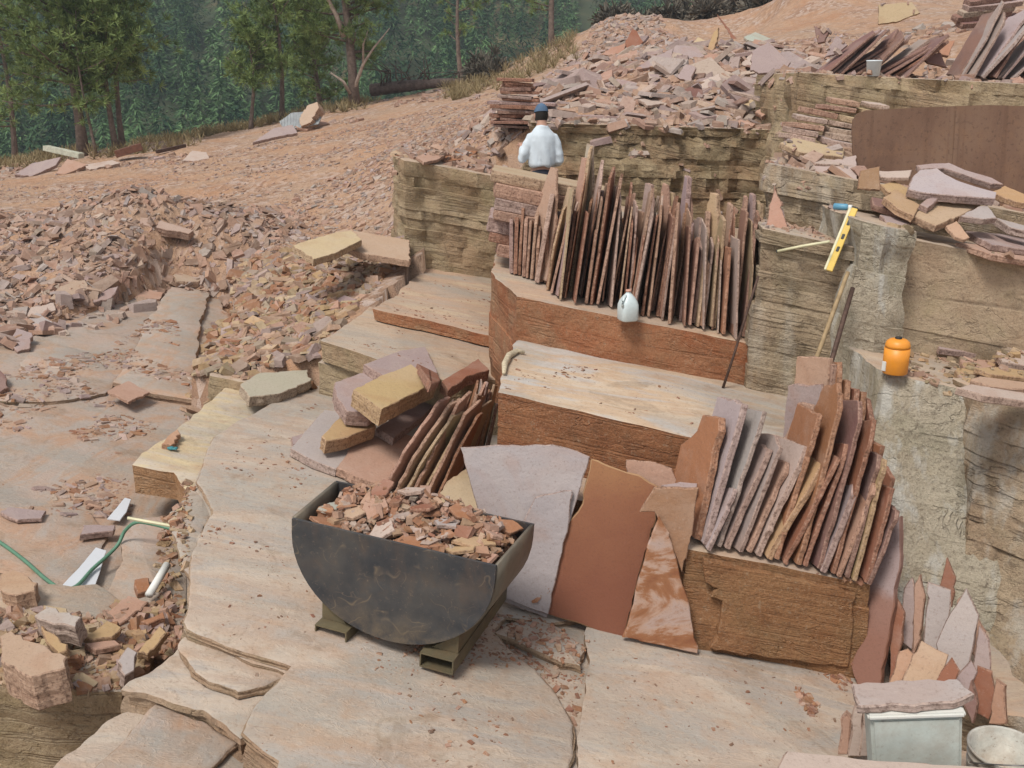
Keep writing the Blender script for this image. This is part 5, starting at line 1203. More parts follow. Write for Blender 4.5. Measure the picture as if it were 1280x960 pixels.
for px, Y, n, t, col, lb in slope:
    cx = sum(p[0] for p in px) / len(px); cy = max(p[1] for p in px) - 1
    p, _ = hit(cx, cy)
    if p is None or p.y > 40: p = PY(cx, cy, Y)
    slab_px(px, p + Vector((0, 0, .04)), n, t, col, lb, amp=.015, name='loose_slab', collide_it=False)

# ---------------------------------------------------------------- rubble: countless broken stones, one object per heap
rng = np.random.default_rng(5)
STONES = np.array([MAUVE, GREYS, PALE, REDB, RUST, OCHRE, PINKS, BUFF, PINKS, (.40, .26, .19), (.36, .25, .19)])
def stones(name, pos, nrm, size, flat=(.12, .35), tiltamp=.5, pal=None, label=None, cat='rubble', sink=.25, elong=(.38, .9), parent=None, tintv=.16):
    n = len(pos); pal = STONES if pal is None else np.array(pal)
    k = 4 if rng.random() < .0 else 5
    quad = np.array([.62, 2.52, 3.76, 5.66, 5.9]); pent = np.arange(k) / k * 2 * np.pi
    isq = rng.random((n, 1)) < .6
    ang = np.where(isq, quad[None] + rng.uniform(-.22, .22, (n, k)), pent[None] + rng.uniform(-.5, .5, (n, k)))
    ang = np.sort(ang, 1)
    rad = np.where(isq, rng.uniform(.85, 1.15, (n, k)), rng.uniform(.6, 1.1, (n, k)))
    lx = size * .5; ly = lx * rng.uniform(*elong, n); th = size * rng.uniform(*flat, n)
    X = np.cos(ang) * rad * lx[:, None]; Y = np.sin(ang) * rad * ly[:, None]
    tz = th[:, None] * (1 + rng.uniform(-.25, .25, (n, k)))
    sc = rng.uniform(.8, 1.0, (n, 1))
    top = np.stack([X * sc, Y * sc, tz], -1); bot = np.stack([X, Y, np.zeros_like(X)], -1)
    V = np.concatenate([top, bot], 1)                       # n, 2k, 3
    N = nrm + rng.normal(0, tiltamp, (n, 3)) * np.array([1, 1, .3]); N /= np.linalg.norm(N, axis=1, keepdims=True)
    t = rng.normal(0, 1, (n, 3)); ex = np.cross(t, N); ex /= np.linalg.norm(ex, axis=1, keepdims=True); ey = np.cross(N, ex)
    R = np.stack([ex, ey, N], 2)
    V = np.einsum('nij,nkj->nki', R, V) + (pos - nrm * (th * sink)[:, None])[:, None]
    base = (np.arange(n) * 2 * k)[:, None]
    f_top = base + np.arange(k); f_bot = base + np.arange(2 * k - 1, k - 1, -1)
    sides = np.stack([base + np.arange(k), base + k + np.arange(k), base + k + (np.arange(k) + 1) % k, base + (np.arange(k) + 1) % k], -1)   # n,k,4
    flat_f = np.concatenate([np.concatenate([f_top, f_bot], 1), sides.reshape(n, -1)], 1).ravel()
    sizes = np.tile(np.array([k, k] + [4] * k), n)
    col = (pal[rng.integers(0, len(pal), n)] * .78 + np.array([.38, .25, .17]) * .22) * .86 * rng.uniform(1 - tintv, 1 + tintv, (n, 1)) * rng.uniform(.97, 1.03, (n, 3))
    tint = np.concatenate([np.repeat(col, 2 * k, 0), np.ones((n * 2 * k, 1))], 1)
    me = np_mesh(name, V.reshape(-1, 3), flat_f, sizes, tint)
    o = link(name, me, M_rubble, parent)
    if parent is None: tag(o, label, cat, None, 'stuff')
    else: o['kind'] = 'stuff'
    return o
def drop(poly, n, size, ztop=9.0, zmax=None, dens=None, minz=-1.25):
    """n points dropped on the built surfaces over an XY polygon"""
    poly = [tuple(p) for p in poly]; xs_ = [p[0] for p in poly]; ys_ = [p[1] for p in poly]
    P, N = [], []
    tries = 0
    while len(P) < n and tries < 40:
        x = rng.uniform(min(xs_), max(xs_), n); y = rng.uniform(min(ys_), max(ys_), n); tries += 1
        ok = inpoly(x, y, poly)
        if dens is not None: ok &= rng.random(n) < dens(x, y)
        for a_, b_ in zip(x[ok], y[ok]):
            h = BV.ray_cast(Vector((a_, b_, ztop)), Vector((0, 0, -1)))
            if h[0] is None or h[0].z < minz: continue
            if any((h[0].x - e_[0]) ** 2 + (h[0].y - e_[1]) ** 2 < e_[2] ** 2 for e_ in EXCL): continue
            nn = h[1] if h[1].z > 0 else -h[1]
            if nn.z < .25: continue
            P.append(h[0]); N.append(nn)
            if len(P) >= n: break
    P = np.array([tuple(p) for p in P]).reshape(-1, 3); N = np.array([tuple(p) for p in N]).reshape(-1, 3)
    s = size[0] * (size[1] / size[0]) ** (rng.random(len(P)) ** 1.6)
    return P, N, s
def rubble(name, poly, n, size, label, dens=None, **kw):
    P, N, s = drop(poly, n, size, dens=dens); return stones(name, P, N, s, label=label, **kw)
def clumps(sc, thr, seed):
    def f(x, y): return np.clip((vnoise(x, y, sc, seed) - thr) * 3, 0, 1)
    return f
PKR = [PINKS, MAUVE, GREYS, PALE, (.43, .30, .23), (.40, .25, .18), PINKS, (.36, .22, .16)]
# the left heap and its foot
HEAP = [(-9.5, 10.8), (-5.75, 10.4), (-5.35, 12.2), (-4.95, 13.9), (-3.9, 14.0), (-3.1, 14.6), (-3.4, 16.6), (-5, 17.2), (-7.5, 16.8), (-9.5, 16.5)]
rubble('rubble_heap', HEAP, 8000, (.06, .36), 'heap of broken pink and grey stone at the left', pal=PKR + [(.27, .19, .15), (.25, .16, .12)], tiltamp=.45, flat=(.05, .2))
rubble('rubble_heap', [(-9.5, 10.0), (-5.6, 9.8), (-4.9, 12.0), (-4.7, 13.8), (-5.2, 13.9), (-5.9, 10.8), (-9.5, 11.0)], 260, (.12, .50), 'larger blocks strewn at the foot of the left heap', pal=PKR, tiltamp=.25, flat=(.12, .35))
# rubble bank in the middle
BANK = [(-3.2, 9.3), (-2.55, 9.2), (-1.95, 9.3), (-1.75, 10.6), (-1.35, 12.9), (-1.6, 13.6), (-3.6, 13.6), (-3.9, 12.6)]
rubble('rubble_bank', BANK, 4000, (.05, .36), 'bank of flat flakes between the left bench and the shelves', pal=[RUST, OCHRE, PINKS, BUFF, MAUVE, (.38, .25, .17), (.34, .27, .2)], tiltamp=.32, flat=(.08, .22), elong=(.35, .9))
# gravel over the slope behind
YARD = [(-4.0, 13.2), (-1.6, 13.6), (-1.4, 14.6), (0.1, 15.0), (1.0, 17), (0.5, 22), (-2, 26), (-6, 24), (-14, 23), (-13, 17), (-6, 16.6), (-4, 15)]
rubble('gravel_spread', YARD, 9000, (.025, .13), 'gravel and chips spread over the yard slope', dens=clumps(.35, -.25, 8), tiltamp=.22, flat=(.1, .3), pal=PKR)
rubble('gravel_spread', [(-3.6, 13.4), (-1.4, 13.4), (.2, 14.9), (1.4, 19), (-1.5, 21), (-4, 17)], 5200, (.03, .18), 'denser chips on the yard slope beside the buff wall', tiltamp=.25, flat=(.1, .3), pal=PKR)
rubble('gravel_spread', [(-15, 22), (-6, 23), (0, 25), (2, 31), (-4, 33), (-16, 29)], 1500, (.06, .32), 'stones along the far edge of the road', dens=clumps(.3, .0, 2), tiltamp=.25, pal=PKR)
# upper slope
SLOPE = [(.2, 13.4), (2, 13.3), (4.0, 13.2), (4.6, 14.2), (5.2, 16), (4.8, 19), (4.6, 26), (4.5, 33), (2.6, 33), (1.0, 26), (-.3, 20), (-.9, 16), (-.4, 14.6)]
rubble('rubble_slope', SLOPE, 9500, (.05, .42), 'slope of broken slabs above the olive rock face', pal=PKR + [MAUVE, PALE], tiltamp=.38, flat=(.07, .25), elong=(.4, 1))
rubble('rubble_slope', [(.6, 13.5), (4.0, 13.4), (4.8, 16), (4.4, 24), (3.6, 30), (2.0, 26), (.6, 19), (-.2, 15.5)], 300, (.35, 1.0), 'larger flat slabs among the broken stone of the upper slope', pal=[MAUVE, GREYS, PALE, PINKS, PURPLE, MAUVE], tiltamp=.3, flat=(.04, .10), elong=(.45, .95), sink=-.3)
rubble('rubble_slope', [(4, 14.5), (12, 14.5), (12, 22), (5, 22)], 900, (.06, .3), 'scattered stones on the bare dirt at the upper right', dens=clumps(.4, -.05, 6), tiltamp=.25, pal=PKR)
rubble('rubble_spread', [(2.3, 8.75), (6, 8.9), (6, 13.2), (3.4, 13.2)], 700, (.05, .26), 'chips on the ledge around the rusty plate', tiltamp=.3, pal=PKR)
rubble('rubble_spread', [(2.0, 7.9), (2.62, 7.85), (2.62, 8.9), (2.1, 8.9)], 130, (.03, .12), 'chips on the wall top under the yellow stick', tiltamp=.3, pal=PKR)
rubble('rubble_spread', [(2.74, 6.9), (3.2, 6.6), (4.5, 6.5), (4.5, 7.7), (2.9, 7.7)], 420, (.03, .16), 'chips on the bench around the orange jug', tiltamp=.35, pal=[OCHRE, BUFF, PINKS, (.26, .2, .12), (.2, .16, .1)])
rubble('rubble_spread', [(3.35, 11.95), (8, 11.8), (8, 13.5), (3.4, 14)], 420, (.05, .25), 'chips on the upper ledge among the leaning slabs', tiltamp=.3, pal=PKR)
rubble('rubble_spread', [(-1.5, 13.0), (0, 13.0), (.2, 14.5), (-1.4, 14.6)], 420, (.05, .28), 'stones on top of the buff wall', tiltamp=.3, pal=PKR)
rubble('rubble_spread', [(.2, 13.02), (2, 12.98), (3.9, 12.95), (3.9, 13.6), (.2, 13.6)], 420, (.05, .35), 'stones hanging along the rim of the olive face', pal=PKR, tiltamp=.35)
# lower left gully
GULLY = [PP(x, y, -.3)[:2] for x, y in [(-60, 745), (60, 740), (120, 752), (150, 730), (205, 735), (235, 790), (222, 822), (195, 866), (150, 862), (60, 850), (-60, 845)]]
rubble('rubble_spread', GULLY, 1500, (.025, .17), 'debris filling the gully in the left foreground', tiltamp=.35, pal=[OCHRE, PINKS, RUST, BUFF, MAUVE, (.34, .2, .13)])
GUL2 = [PP(x, y, -.4)[:2] for x, y in [(200, 640), (250, 640), (245, 690), (240, 790), (205, 790), (195, 720)]]
rubble('rubble_spread', GUL2, 420, (.02, .12), 'crumbs along the foot of the floor edge', tiltamp=.35, pal=[OCHRE, PINKS, RUST, BUFF, (.34, .2, .13)])
LOWF = [PP(x, y, -.6)[:2] for x, y in [(-60, 470), (130, 440), (210, 380), (250, 480), (230, 530), (160, 590), (165, 640), (60, 650), (-60, 640)]]
rubble('rubble_spread', LOWF, 1700, (.02, .16), 'flakes scattered on the lower left bench', tiltamp=.12, flat=(.06, .16), dens=clumps(.9, -.08, 12), pal=[PINKS, MAUVE, RUST, (.36, .22, .15), PALE])
# floor crumbs
FL1 = [PP(x, y, C0)[:2] for x, y in [(240, 700), (270, 580), (390, 500), (520, 640), (640, 760), (720, 930), (600, 960), (330, 940)]]
rubble('stone_chips', FL1, 520, (.008, .045), 'small chips scattered on the pale floor', tiltamp=.12, flat=(.1, .25), dens=clumps(1.3, .0, 21), pal=[REDB, RUST, PINKS, (.2, .12, .08)])
FL2 = [PP(x, y, C0)[:2] for x, y in [(440, 800), (640, 770), (700, 870), (690, 910), (560, 850)]]
rubble('stone_chips', FL2, 420, (.008, .06), 'red chips on the floor around the scoop', tiltamp=.12, flat=(.1, .25), dens=clumps(1.6, -.05, 22), pal=[REDB, RUST, PINKS, (.25, .13, .08)])
FL3 = [PP(x, y, C0)[:2] for x, y in [(610, 765), (690, 772), (735, 800), (720, 900), (690, 850), (640, 800)]]
rubble('stone_chips', FL3, 420, (.01, .08), 'chips in the broken hollow of the floor', tiltamp=.2, flat=(.1, .25), pal=[REDB, RUST, PINKS, (.36, .24, .16)])
FL4 = [PP(x, y, C0)[:2] for x, y in [(980, 826), (1062, 838), (1080, 900), (1040, 930), (1000, 880)]]
rubble('stone_chips', FL4, 420, (.008, .08), 'orange chips in the right corner of the floor', tiltamp=.2, flat=(.1, .25), dens=clumps(1.2, -.1, 3), pal=[RUST, (.40, .2, .1), PINKS, REDB])
FL5 = [PP(x, y, C0)[:2] for x, y in [(680, 775), (860, 815), (1060, 840), (1060, 960), (740, 960)]]
rubble('stone_chips', FL5, 160, (.006, .04), 'few chips on the grey bed in front of the brown block', tiltamp=.1, flat=(.1, .25), pal=[REDB, RUST, (.2, .12, .08)])
for nm, pl_, c_ in (('step top', [(640, 440), (930, 500), (860, 540), (630, 485)], c_b2), ('shelf', [(405, 425), (480, 385), (620, 430), (540, 470)], ct), ('pinkish step', [(480, 380), (540, 340), (620, 350), (640, 420)], ct3)):
    rubble('stone_chips', [PP(x, y, c_)[:2] for x, y in pl_], 120, (.008, .05), f'few chips on the {nm}', tiltamp=.15, flat=(.1, .25), dens=clumps(1.5, 0, 31), pal=[REDB, RUST, (.2, .12, .08)])

# heap in the scoop
MW = Matrix.Translation((-.70, 4.93, .115)) @ Euler((0, math.atan(.075), YAW)).to_matrix().to_4x4()
n_ = 1000
lx = rng.uniform(-.53, .53, n_); ly = rng.uniform(.085, .50, n_)
def heap_z(a_, b_): return .610 + .165 * np.clip(1 - .8 * (np.abs(a_ + .03) / .60) ** 2.4, 0, 1) * np.clip((b_ - .02) / .45, 0, 1) ** .8
lz = heap_z(lx, ly) + rng.uniform(-.06, .02, n_)
P = np.array([tuple(MW @ Vector((a_, b_, c_))) for a_, b_, c_ in zip(lx, ly, lz)])
s = .035 * (.15 / .035) ** (rng.random(n_) ** 1.8)
stones('stone_rubble', P, np.tile([0, -.15, 1.0], (n_, 1)), s, flat=(.08, .3), tiltamp=.4, label='broken red stone heaped in the steel scoop', pal=[RUST, PINKS, (.40, .22, .14), REDB, (.44, .28, .18), RUST, PALE], sink=.3)
bm = bmesh.new(); gr = []
for j in range(9):
    gr.append([])
    for i in range(15):
        a_, b_ = -.585 + 1.17 * i / 14, .012 + .524 * j / 8
        z = float(heap_z(a_, b_)) - .055 + noise.noise(Vector((a_ * 9, b_ * 9, 1))) * .03
        gr[-1].append(bm.verts.new(MW @ Vector((a_, b_, z))))
for j in range(8):
    for i in range(14): bm.faces.new((gr[j][i], gr[j][i + 1], gr[j + 1][i + 1], gr[j + 1][i]))
tag(bm_obj('stone_dust', bm, plain('red_fines', (.24, .13, .085), .95, 0, .4, 30, .5)), 'red fines between the stones in the scoop', 'rubble', None, 'stuff')
big = [(-.42, .18, .30, RUST, 'red flake lying at the left in the steel scoop'), (-.12, .20, .26, PALE, 'pale flake near the front plate of the scoop'), (.12, .16, .30, RUST, 'orange red flake in the middle of the scoop'),
       (.34, .22, .26, OCHRE, 'ochre flake at the right in the scoop'), (.46, .55, .25, PINKS, 'pink flake on the right lip of the scoop'), (.20, .45, .24, GREYS, 'grey flake in the middle back of the scoop'), (-.25, .45, .3, PINKS, 'pinkish flake at the back left of the scoop'), (.02, .55, .28, REDB, 'dark red flake at the back of the scoop'), (-.5, .4, .22, (.38, .39, .33), 'greenish grey flake at the left end of the scoop'),
       (-.34, .34, .24, (.44, .30, .2), 'buff red flake left of the middle of the scoop'), (.24, .62, .24, RUST, 'rusty flake high at the back of the scoop'), (-.1, .72, .22, PALE, 'pale flake on the rear crest of the heap in the scoop'),
       (.40, .36, .28, (.45, .29, .15), 'broad orange flake near the right end of the scoop'), (-.28, .68, .22, REDB, 'dark flake on the rear left crest of the heap in the scoop'), (.50, .74, .2, RUST, 'small rusty flake over the rear right corner of the scoop')]
for i, (a_, b_, sz, col, lb) in enumerate(big):
    b_ *= .64; sz *= .9
    z = float(heap_z(a_, b_)) + .022
    r2 = random.Random(i + 40); pts = [(math.cos(t) * sz * .5 * r2.uniform(.7, 1.1), math.sin(t) * sz * .34 * r2.uniform(.7, 1.1)) for t in [6.28 * q_ / 5 for q_ in range(5)]]
    me = slab_mesh('stone_flake', pts, .022, i, .04, .008)
    o = link('stone_flake', me, M_slab, None, col); o.matrix_world = MW @ Matrix.Translation((a_, b_, z)) @ Euler((r2.uniform(-.05, .35), r2.uniform(-.35, .35), r2.uniform(0, 6))).to_matrix().to_4x4()
    tag(o, lb, 'stone flake', 'larger flakes lying in the scoop')
# ---------------------------------------------------------------- pines
def leaf_mat(name, c0, c1):
    k = NT(name); at = k.n('ShaderNodeAttribute', attribute_name='tint')
    k.b.inputs['Specular IOR Level'].default_value = .15
    k.b.inputs['Subsurface Weight'].default_value = 0
    c = k.mix(at.outputs['Fac'], c0, c1)
    return k.out(c, None, .8)
M_needle = leaf_mat('pine_needles', (.080, .125, .043), (.32, .40, .14))
M_far = leaf_mat('far_conifer_needles', (.022, .058, .028), (.15, .25, .095))
M_bark = plain('pine_bark', (.17, .125, .10), .9, 0, .4, 9, .6)
M_deadwood = plain('bleached_dead_wood', (.40, .31, .25), .85, 0, .3, 10, .3)

def tufts(pts, dirs, rng2, blades=30, ln=.165, wd=.015, tint0=None):
    n = len(pts)
    D = dirs[:, None, :] + rng2.normal(0, .85, (n, blades, 3)); D /= np.linalg.norm(D, axis=2, keepdims=True)
    side = np.cross(D, rng2.normal(0, 1, (n, blades, 3))); side /= np.linalg.norm(side, axis=2, keepdims=True) + 1e-9
    L = ln * rng2.uniform(.6, 1.25, (n, blades, 1)); wv = wd * rng2.uniform(.7, 1.3, (n, blades, 1))
    o = pts[:, None, :] + D * L * .08
    a_ = o + side * wv * .5; b_ = o - side * wv * .5; c_ = o + D * L + side * wv * .35; d_ = o + D * L - side * wv * .35
    V = np.stack([a_, b_, d_, c_], 2).reshape(-1, 3)
    F_ = np.arange(len(V))
    tint = np.clip(rng2.normal(.45, .22, (n, 1)) + rng2.normal(0, .1, (n, blades)), 0, 1) if tint0 is None else tint0
    t4 = np.repeat(tint.reshape(-1), 4); T = np.stack([t4, t4, t4, np.ones_like(t4)], 1)
    return V, F_, np.full(len(V) // 4, 4), T

def pine(name, base, H, r, cb, R, seed, label, group=None, nb=46, lean=(0, 0), dead=False, tuft=7, shape='round', skew=0.0):
    rg = np.random.default_rng(seed); rd = random.Random(seed)
    root = empty(name, base); tag(root, label, 'pine tree', group)
    tp = []
    for i in range(9):
        t = i / 8; tp.append(Vector((lean[0] * t * H + .10 * math.sin(t * 5 + seed), lean[1] * t * H + .07 * math.cos(t * 4 + seed), t * H - .12)))
    r = r * .8
    rad = [r * (1.35 if i == 0 else 1) * (1 - .86 * i / 8) for i in range(9)]
    bm = tube_bm(tp, rad, 9)
    def at(t):
        q_ = min(7.999, max(0, t * 8)); i = int(q_); return tp[i].lerp(tp[i + 1], q_ - i), r * (1 - .86 * t)
    P, D = [], []
    for j in range(nb):
        t = cb + (1 - cb) * (j + rd.random()) / nb
        p, rr = at(t); az = rd.uniform(0, 6.283)
        u = (t - cb) / (1 - cb)
        prof_ = (1 - u) ** .75 * (.55 + .45 * min(1, u * 5)) if shape == 'cone' else math.sqrt(max(.03, 1 - (u * 1.02) ** 2.2)) * (.6 + .4 * min(1, u * 4))
        L = R * prof_ * rd.uniform(.55, 1.15) * (1 + skew * math.cos(az))
        el = rd.uniform(-.15, .35) + .5 * u
        d0 = Vector((math.cos(az) * math.cos(el), math.sin(az) * math.cos(el), math.sin(el)))
        pts = [p]
        for s in range(1, 5):
            dd = (d0 + Vector((rd.uniform(-.25, .25), rd.uniform(-.25, .25), .10 * s - .08))).normalized(); pts.append(pts[-1] + dd * L / 4)
        tube_bm(pts, [max(.012, rr * .36 * (1 - .8 * i / 4)) for i in range(5)], 5, bm)
        m = max(4, int(L * tuft * 1.45))
        for s in range(m):
            v = rd.uniform(.28, 1.0) if s else 1.0
            i = min(3, int(v * 4)); c_ = pts[i].lerp(pts[i + 1], v * 4 - i)
            off = Vector((rd.gauss(0, .21), rd.gauss(0, .21), rd.gauss(.05, .16))) * (.5 + L * .35)
            tip = c_ + off; P.append(tuple(tip)); D.append(tuple((off.normalized() * .7 + d0 * .6 + Vector((0, 0, .55))).normalized()))
    bm_obj('trunk', bm, M_bark, root, True)
    P = np.array(P); D = np.array(D)
    V, Fl, S, T = tufts(P, D, rg)
    me = np_mesh('crown', V, Fl, S, T); link('crown', me, M_needle, root)
    return root

def gpt(px, py, Y): 
    h = BV.ray_cast(Vector((PY(px, py, Y).x, Y, 20)), Vector((0, 0, -1)))
    p = PY(px, py, Y); return Vector((p.x, Y, h[0].z if h[0] is not None else p.z))
gT = 'pines standing along the road edge'
pine('pine_tree', gpt(100, 196, 27), 8.6, .17, .16, 2.2, 1, 'broad dark pine with a thick trunk, the leftmost by the road', gT, nb=66, tuft=11, skew=-.15)
pine('pine_tree', gpt(118, 200, 26.5), 4.6, .055, .3, .9, 2, 'thin young pine close beside the leftmost thick trunk', gT, nb=26, tuft=10)
pine('pine_tree', gpt(147, 191, 27.2), 6.4, .10, .28, 1.35, 3, 'pine with pale trunk, left one of the close pair by the red timber', gT, nb=44, tuft=11)
pine('pine_tree', gpt(158, 188, 27.6), 6.8, .10, .28, 1.5, 4, 'pine with darker trunk, right one of the close pair by the red timber', gT, nb=46, tuft=11, skew=.2)
pine('pine_tree', gpt(317, 161, 30), 3.1, .085, .40, 1.05, 5, 'short pointed pine standing alone left of the corrugated sheet', gT, nb=32, tuft=12, shape='cone')
pine('pine_tree', gpt(352, 152, 31), 5.2, .10, .32, 1.3, 6, 'slender pine directly behind the corrugated sheet', gT, nb=36, tuft=10)
bigp = pine('pine_tree', gpt(440, 130, 31.5), 8.5, .20, .18, 2.3, 7, 'large pine with bleached dead limbs beside the fallen log', gT, nb=68, tuft=11, skew=-.25, lean=(-.035, 0))
pine('pine_tree', gpt(398, 140, 35), 5.0, .13, .12, 1.6, 8, 'bushy pine filling the gap left of the large dead limbed one', gT, nb=44, tuft=10)
pine('pine_tree', gpt(576, 108, 40), 6.2, .13, .30, 1.5, 9, 'thin sparse pine right of the fallen log', gT, nb=24, tuft=6)
pine('pine_tree', gpt(692, 72, 37), 6.5, .15, .22, 1.7, 10, 'sparse yellowish pine at the foot of the upper rubble slope', gT, nb=26, tuft=6)
pine('pine_tree', gpt(20, 205, 34), 7.0, .13, .2, 1.7, 12, 'pine cut by the left edge behind the leftmost thick one', gT, nb=38, tuft=8)
# dead limbs on the large pine, and the fallen log
bm = tube_bm([(.0, 0, .3), (.25, -.1, .9), (.42, -.2, 1.25), (.75, -.25, 1.7), (1.25, -.3, 2.25)], [.07, .055, .045, .03, .015], 7)
tube_bm([(-.02, -.1, .4), (-.2, -.2, .75), (-.55, -.3, 1.0)], [.06, .045, .02], 7, bm)
tube_bm([(-.12, -.2, 2.0), (-.3, -.25, 2.6), (-.6, -.3, 3.2), (-.95, -.35, 4.0)], [.08, .07, .05, .025], 7, bm)
tube_bm([(.42, -.2, 1.25), (.45, -.25, 1.8), (.62, -.3, 2.2)], [.04, .03, .012], 6, bm)
bm_obj('dead_limb', bm, M_deadwood, bigp, True)
M_log = plain('grey_log_bark', (.13, .095, .08), .9, 0, .4, 9, .5)
lg = empty('fallen_log', gpt(530, 116, 33)); tag(lg, 'dark fallen log with broken branches lying beyond the road', 'log')
bm = tube_bm([(-1.7, .2, .05), (-.6, 0, .18), (.6, -.1, .28), (1.55, -.2, .34)], [.2, .18, .14, .09], 9)
for i in range(22):
    x = random.Random(i).uniform(-1.8, 1.4); q_ = random.Random(i + 9)
    tube_bm([(x, 0, .15), (x + q_.uniform(-.4, .4), q_.uniform(-.3, .3), .4 + q_.uniform(0, .25)), (x + q_.uniform(-.8, .8), q_.uniform(-.4, .4), .5 + q_.uniform(-.1, .7))], [.035, .022, .008], 5, bm)
bm_obj('trunk', bm, M_log, lg, True)

# far wood on the opposite slope: one mass of conifers
rgf = np.random.default_rng(77)
N_ = 2700
fx = rgf.uniform(-1, 1, N_ * 2); fy = 80 + 98 * rgf.random(N_ * 2) ** 1.1
fx = fx * (fy * .58 + 12)
clr = np.exp(-(((fx / fy + .29) / .010) ** 2)) * (fy < 160) * .8 + 0 * np.exp(-(((fx / fy + .40) / .02) ** 2)) * (fy < 120)
keep = rgf.random(len(fx)) > np.clip(clr, 0, .92); fx, fy = fx[keep][:N_], fy[keep][:N_]
fz = hill_h(fx, fy)
Hh = rgf.uniform(4.0, 9.0, len(fx))
per = 330
u = rgf.random((len(fx), per)) ** .8
az = rgf.uniform(0, 6.283, (len(fx), per))
rr = (1 - u) ** .8 * .22 * Hh[:, None] * rgf.uniform(.45, 1.1, u.shape)
cx = fx[:, None] + np.cos(az) * rr; cy = fy[:, None] + np.sin(az) * rr; cz = fz[:, None] + Hh[:, None] * (.10 + .9 * u)
ctr_ = np.stack([cx, cy, cz], -1).reshape(-1, 3)
out_ = np.stack([np.cos(az), np.sin(az), -.25 + rgf.normal(0, .5, az.shape)], -1).reshape(-1, 3)
sd_ = np.cross(out_, rgf.normal(0, 1, out_.shape) + np.array([0, 0, 1.5])); sd_ /= np.linalg.norm(sd_, axis=1, keepdims=True)
sz = (np.repeat(Hh, per) * .032 * rgf.uniform(.5, 1.4, len(ctr_)))[:, None]
V = np.stack([ctr_ - sd_ * sz * .30, ctr_ + sd_ * sz * .30, ctr_ + out_ * sz * 1.9 + sd_ * sz * .1], 1).reshape(-1, 3)
tr = np.repeat(np.clip(rgf.normal(.40, .30, len(fx)), 0, 1), per) + (u.reshape(-1) - .5) * .0 + rgf.normal(0, .10, len(ctr_))
t3 = np.repeat(np.clip(tr, 0, 1), 3); T = np.stack([t3, t3, t3, np.ones_like(t3)], 1)
me = np_mesh('conifer_forest', V, np.arange(len(V)), np.full(len(V) // 3, 3), T)
tag(link('conifer_forest', me, M_far), 'dense blue green conifer wood covering the far valley slope', 'forest', None, 'stuff')
# dry grass and brush along the drop of the road
M_grass = leaf_mat('dry_grass', (.16, .12, .055), (.38, .30, .17))
rgb_ = np.random.default_rng(3)
gp = []
for px0, px1, ya, yb, Y0, Y1, n_ in [(0, 120, 190, 200, 28, 33, 120), (170, 460, 185, 128, 30, 36, 420), (560, 720, 105, 55, 27, 33, 200), (0, 250, 204, 190, 25.5, 27.5, 70)]:
    for _ in range(n_):
        s = rgb_.random(); Yq = rgb_.uniform(Y0, Y1); s = s + .03 * rgb_.normal(); p = PY(px0 + (px1 - px0) * s, ya + (yb - ya) * s, Yq)
        h = BV.ray_cast(Vector((p.x, Yq, 20)), Vector((0, 0, -1)))
        if h[0] is not None: gp.append(tuple(h[0]))
gp = np.array(gp)
V, Fl, S, T = tufts(gp, np.tile([0, 0, 1.3], (len(gp), 1)), rgb_, 18, .28, .014)
me = np_mesh('dry_grass', V, Fl, S, T)
tag(link('dry_grass', me, M_grass), 'tufts of dry grass along the far edge of the road', 'grass', None, 'stuff')
# brushy ridge above the upper slope
def bush(px, py, Y, R, seed, label, mat, grp):
    rg = np.random.default_rng(seed); n = 90
    base = gpt(px, py, Y); root = empty('bush', base); tag(root, label, 'bush', grp)
    d = rg.normal(0, 1, (n, 3)); d[:, 2] = np.abs(d[:, 2]) * .7; d /= np.linalg.norm(d, axis=1, keepdims=True)
    P = d * (R * rg.uniform(.35, 1.0, (n, 1)))
    V, Fl, S, T = tufts(P, d, rg, 12, .3, .05)
    link('foliage', np_mesh('foliage', V, Fl, S, T), mat, root)
    bm = bmesh.new()
    for i in range(5): tube_bm([(0, 0, -.1), tuple(d[i] * R * .4), tuple(d[i] * R * .85)], [.04, .025, .01], 5, bm)
    bm_obj('stem', bm, M_bark, root)
M_brush = leaf_mat('grey_brush', (.06, .055, .045), (.20, .17, .13))
k_ = 0
for px, py, Y, R in [(838, 22, 36, .8), (868, 12, 38, .9), (905, 8, 40, 1.0), (940, 12, 38, .9), (975, 8, 40, 1.0), (1012, 6, 40, .9), (1045, 2, 42, 1.0), (890, 22, 35, .6), (955, 24, 34, .6), (790, 24, 36, .7), (770, 38, 34, .6), (610, 96, 33, .7)]:
    k_ += 1
    bush(px, py, Y, R, 40 + k_, ('low grey green bush at the top edge, %s from left on the ridge' % ordinal(k_)) if k_ <= 7 else ['small bush below the ridge left of the bare dirt', 'small bush on the ridge beside the bare dirt', 'bush at the crest above the rubble slope', 'bush on the left shoulder of the rubble slope', 'dry bush right of the fallen log'][k_ - 8], M_brush, 'bushes on the ridge')
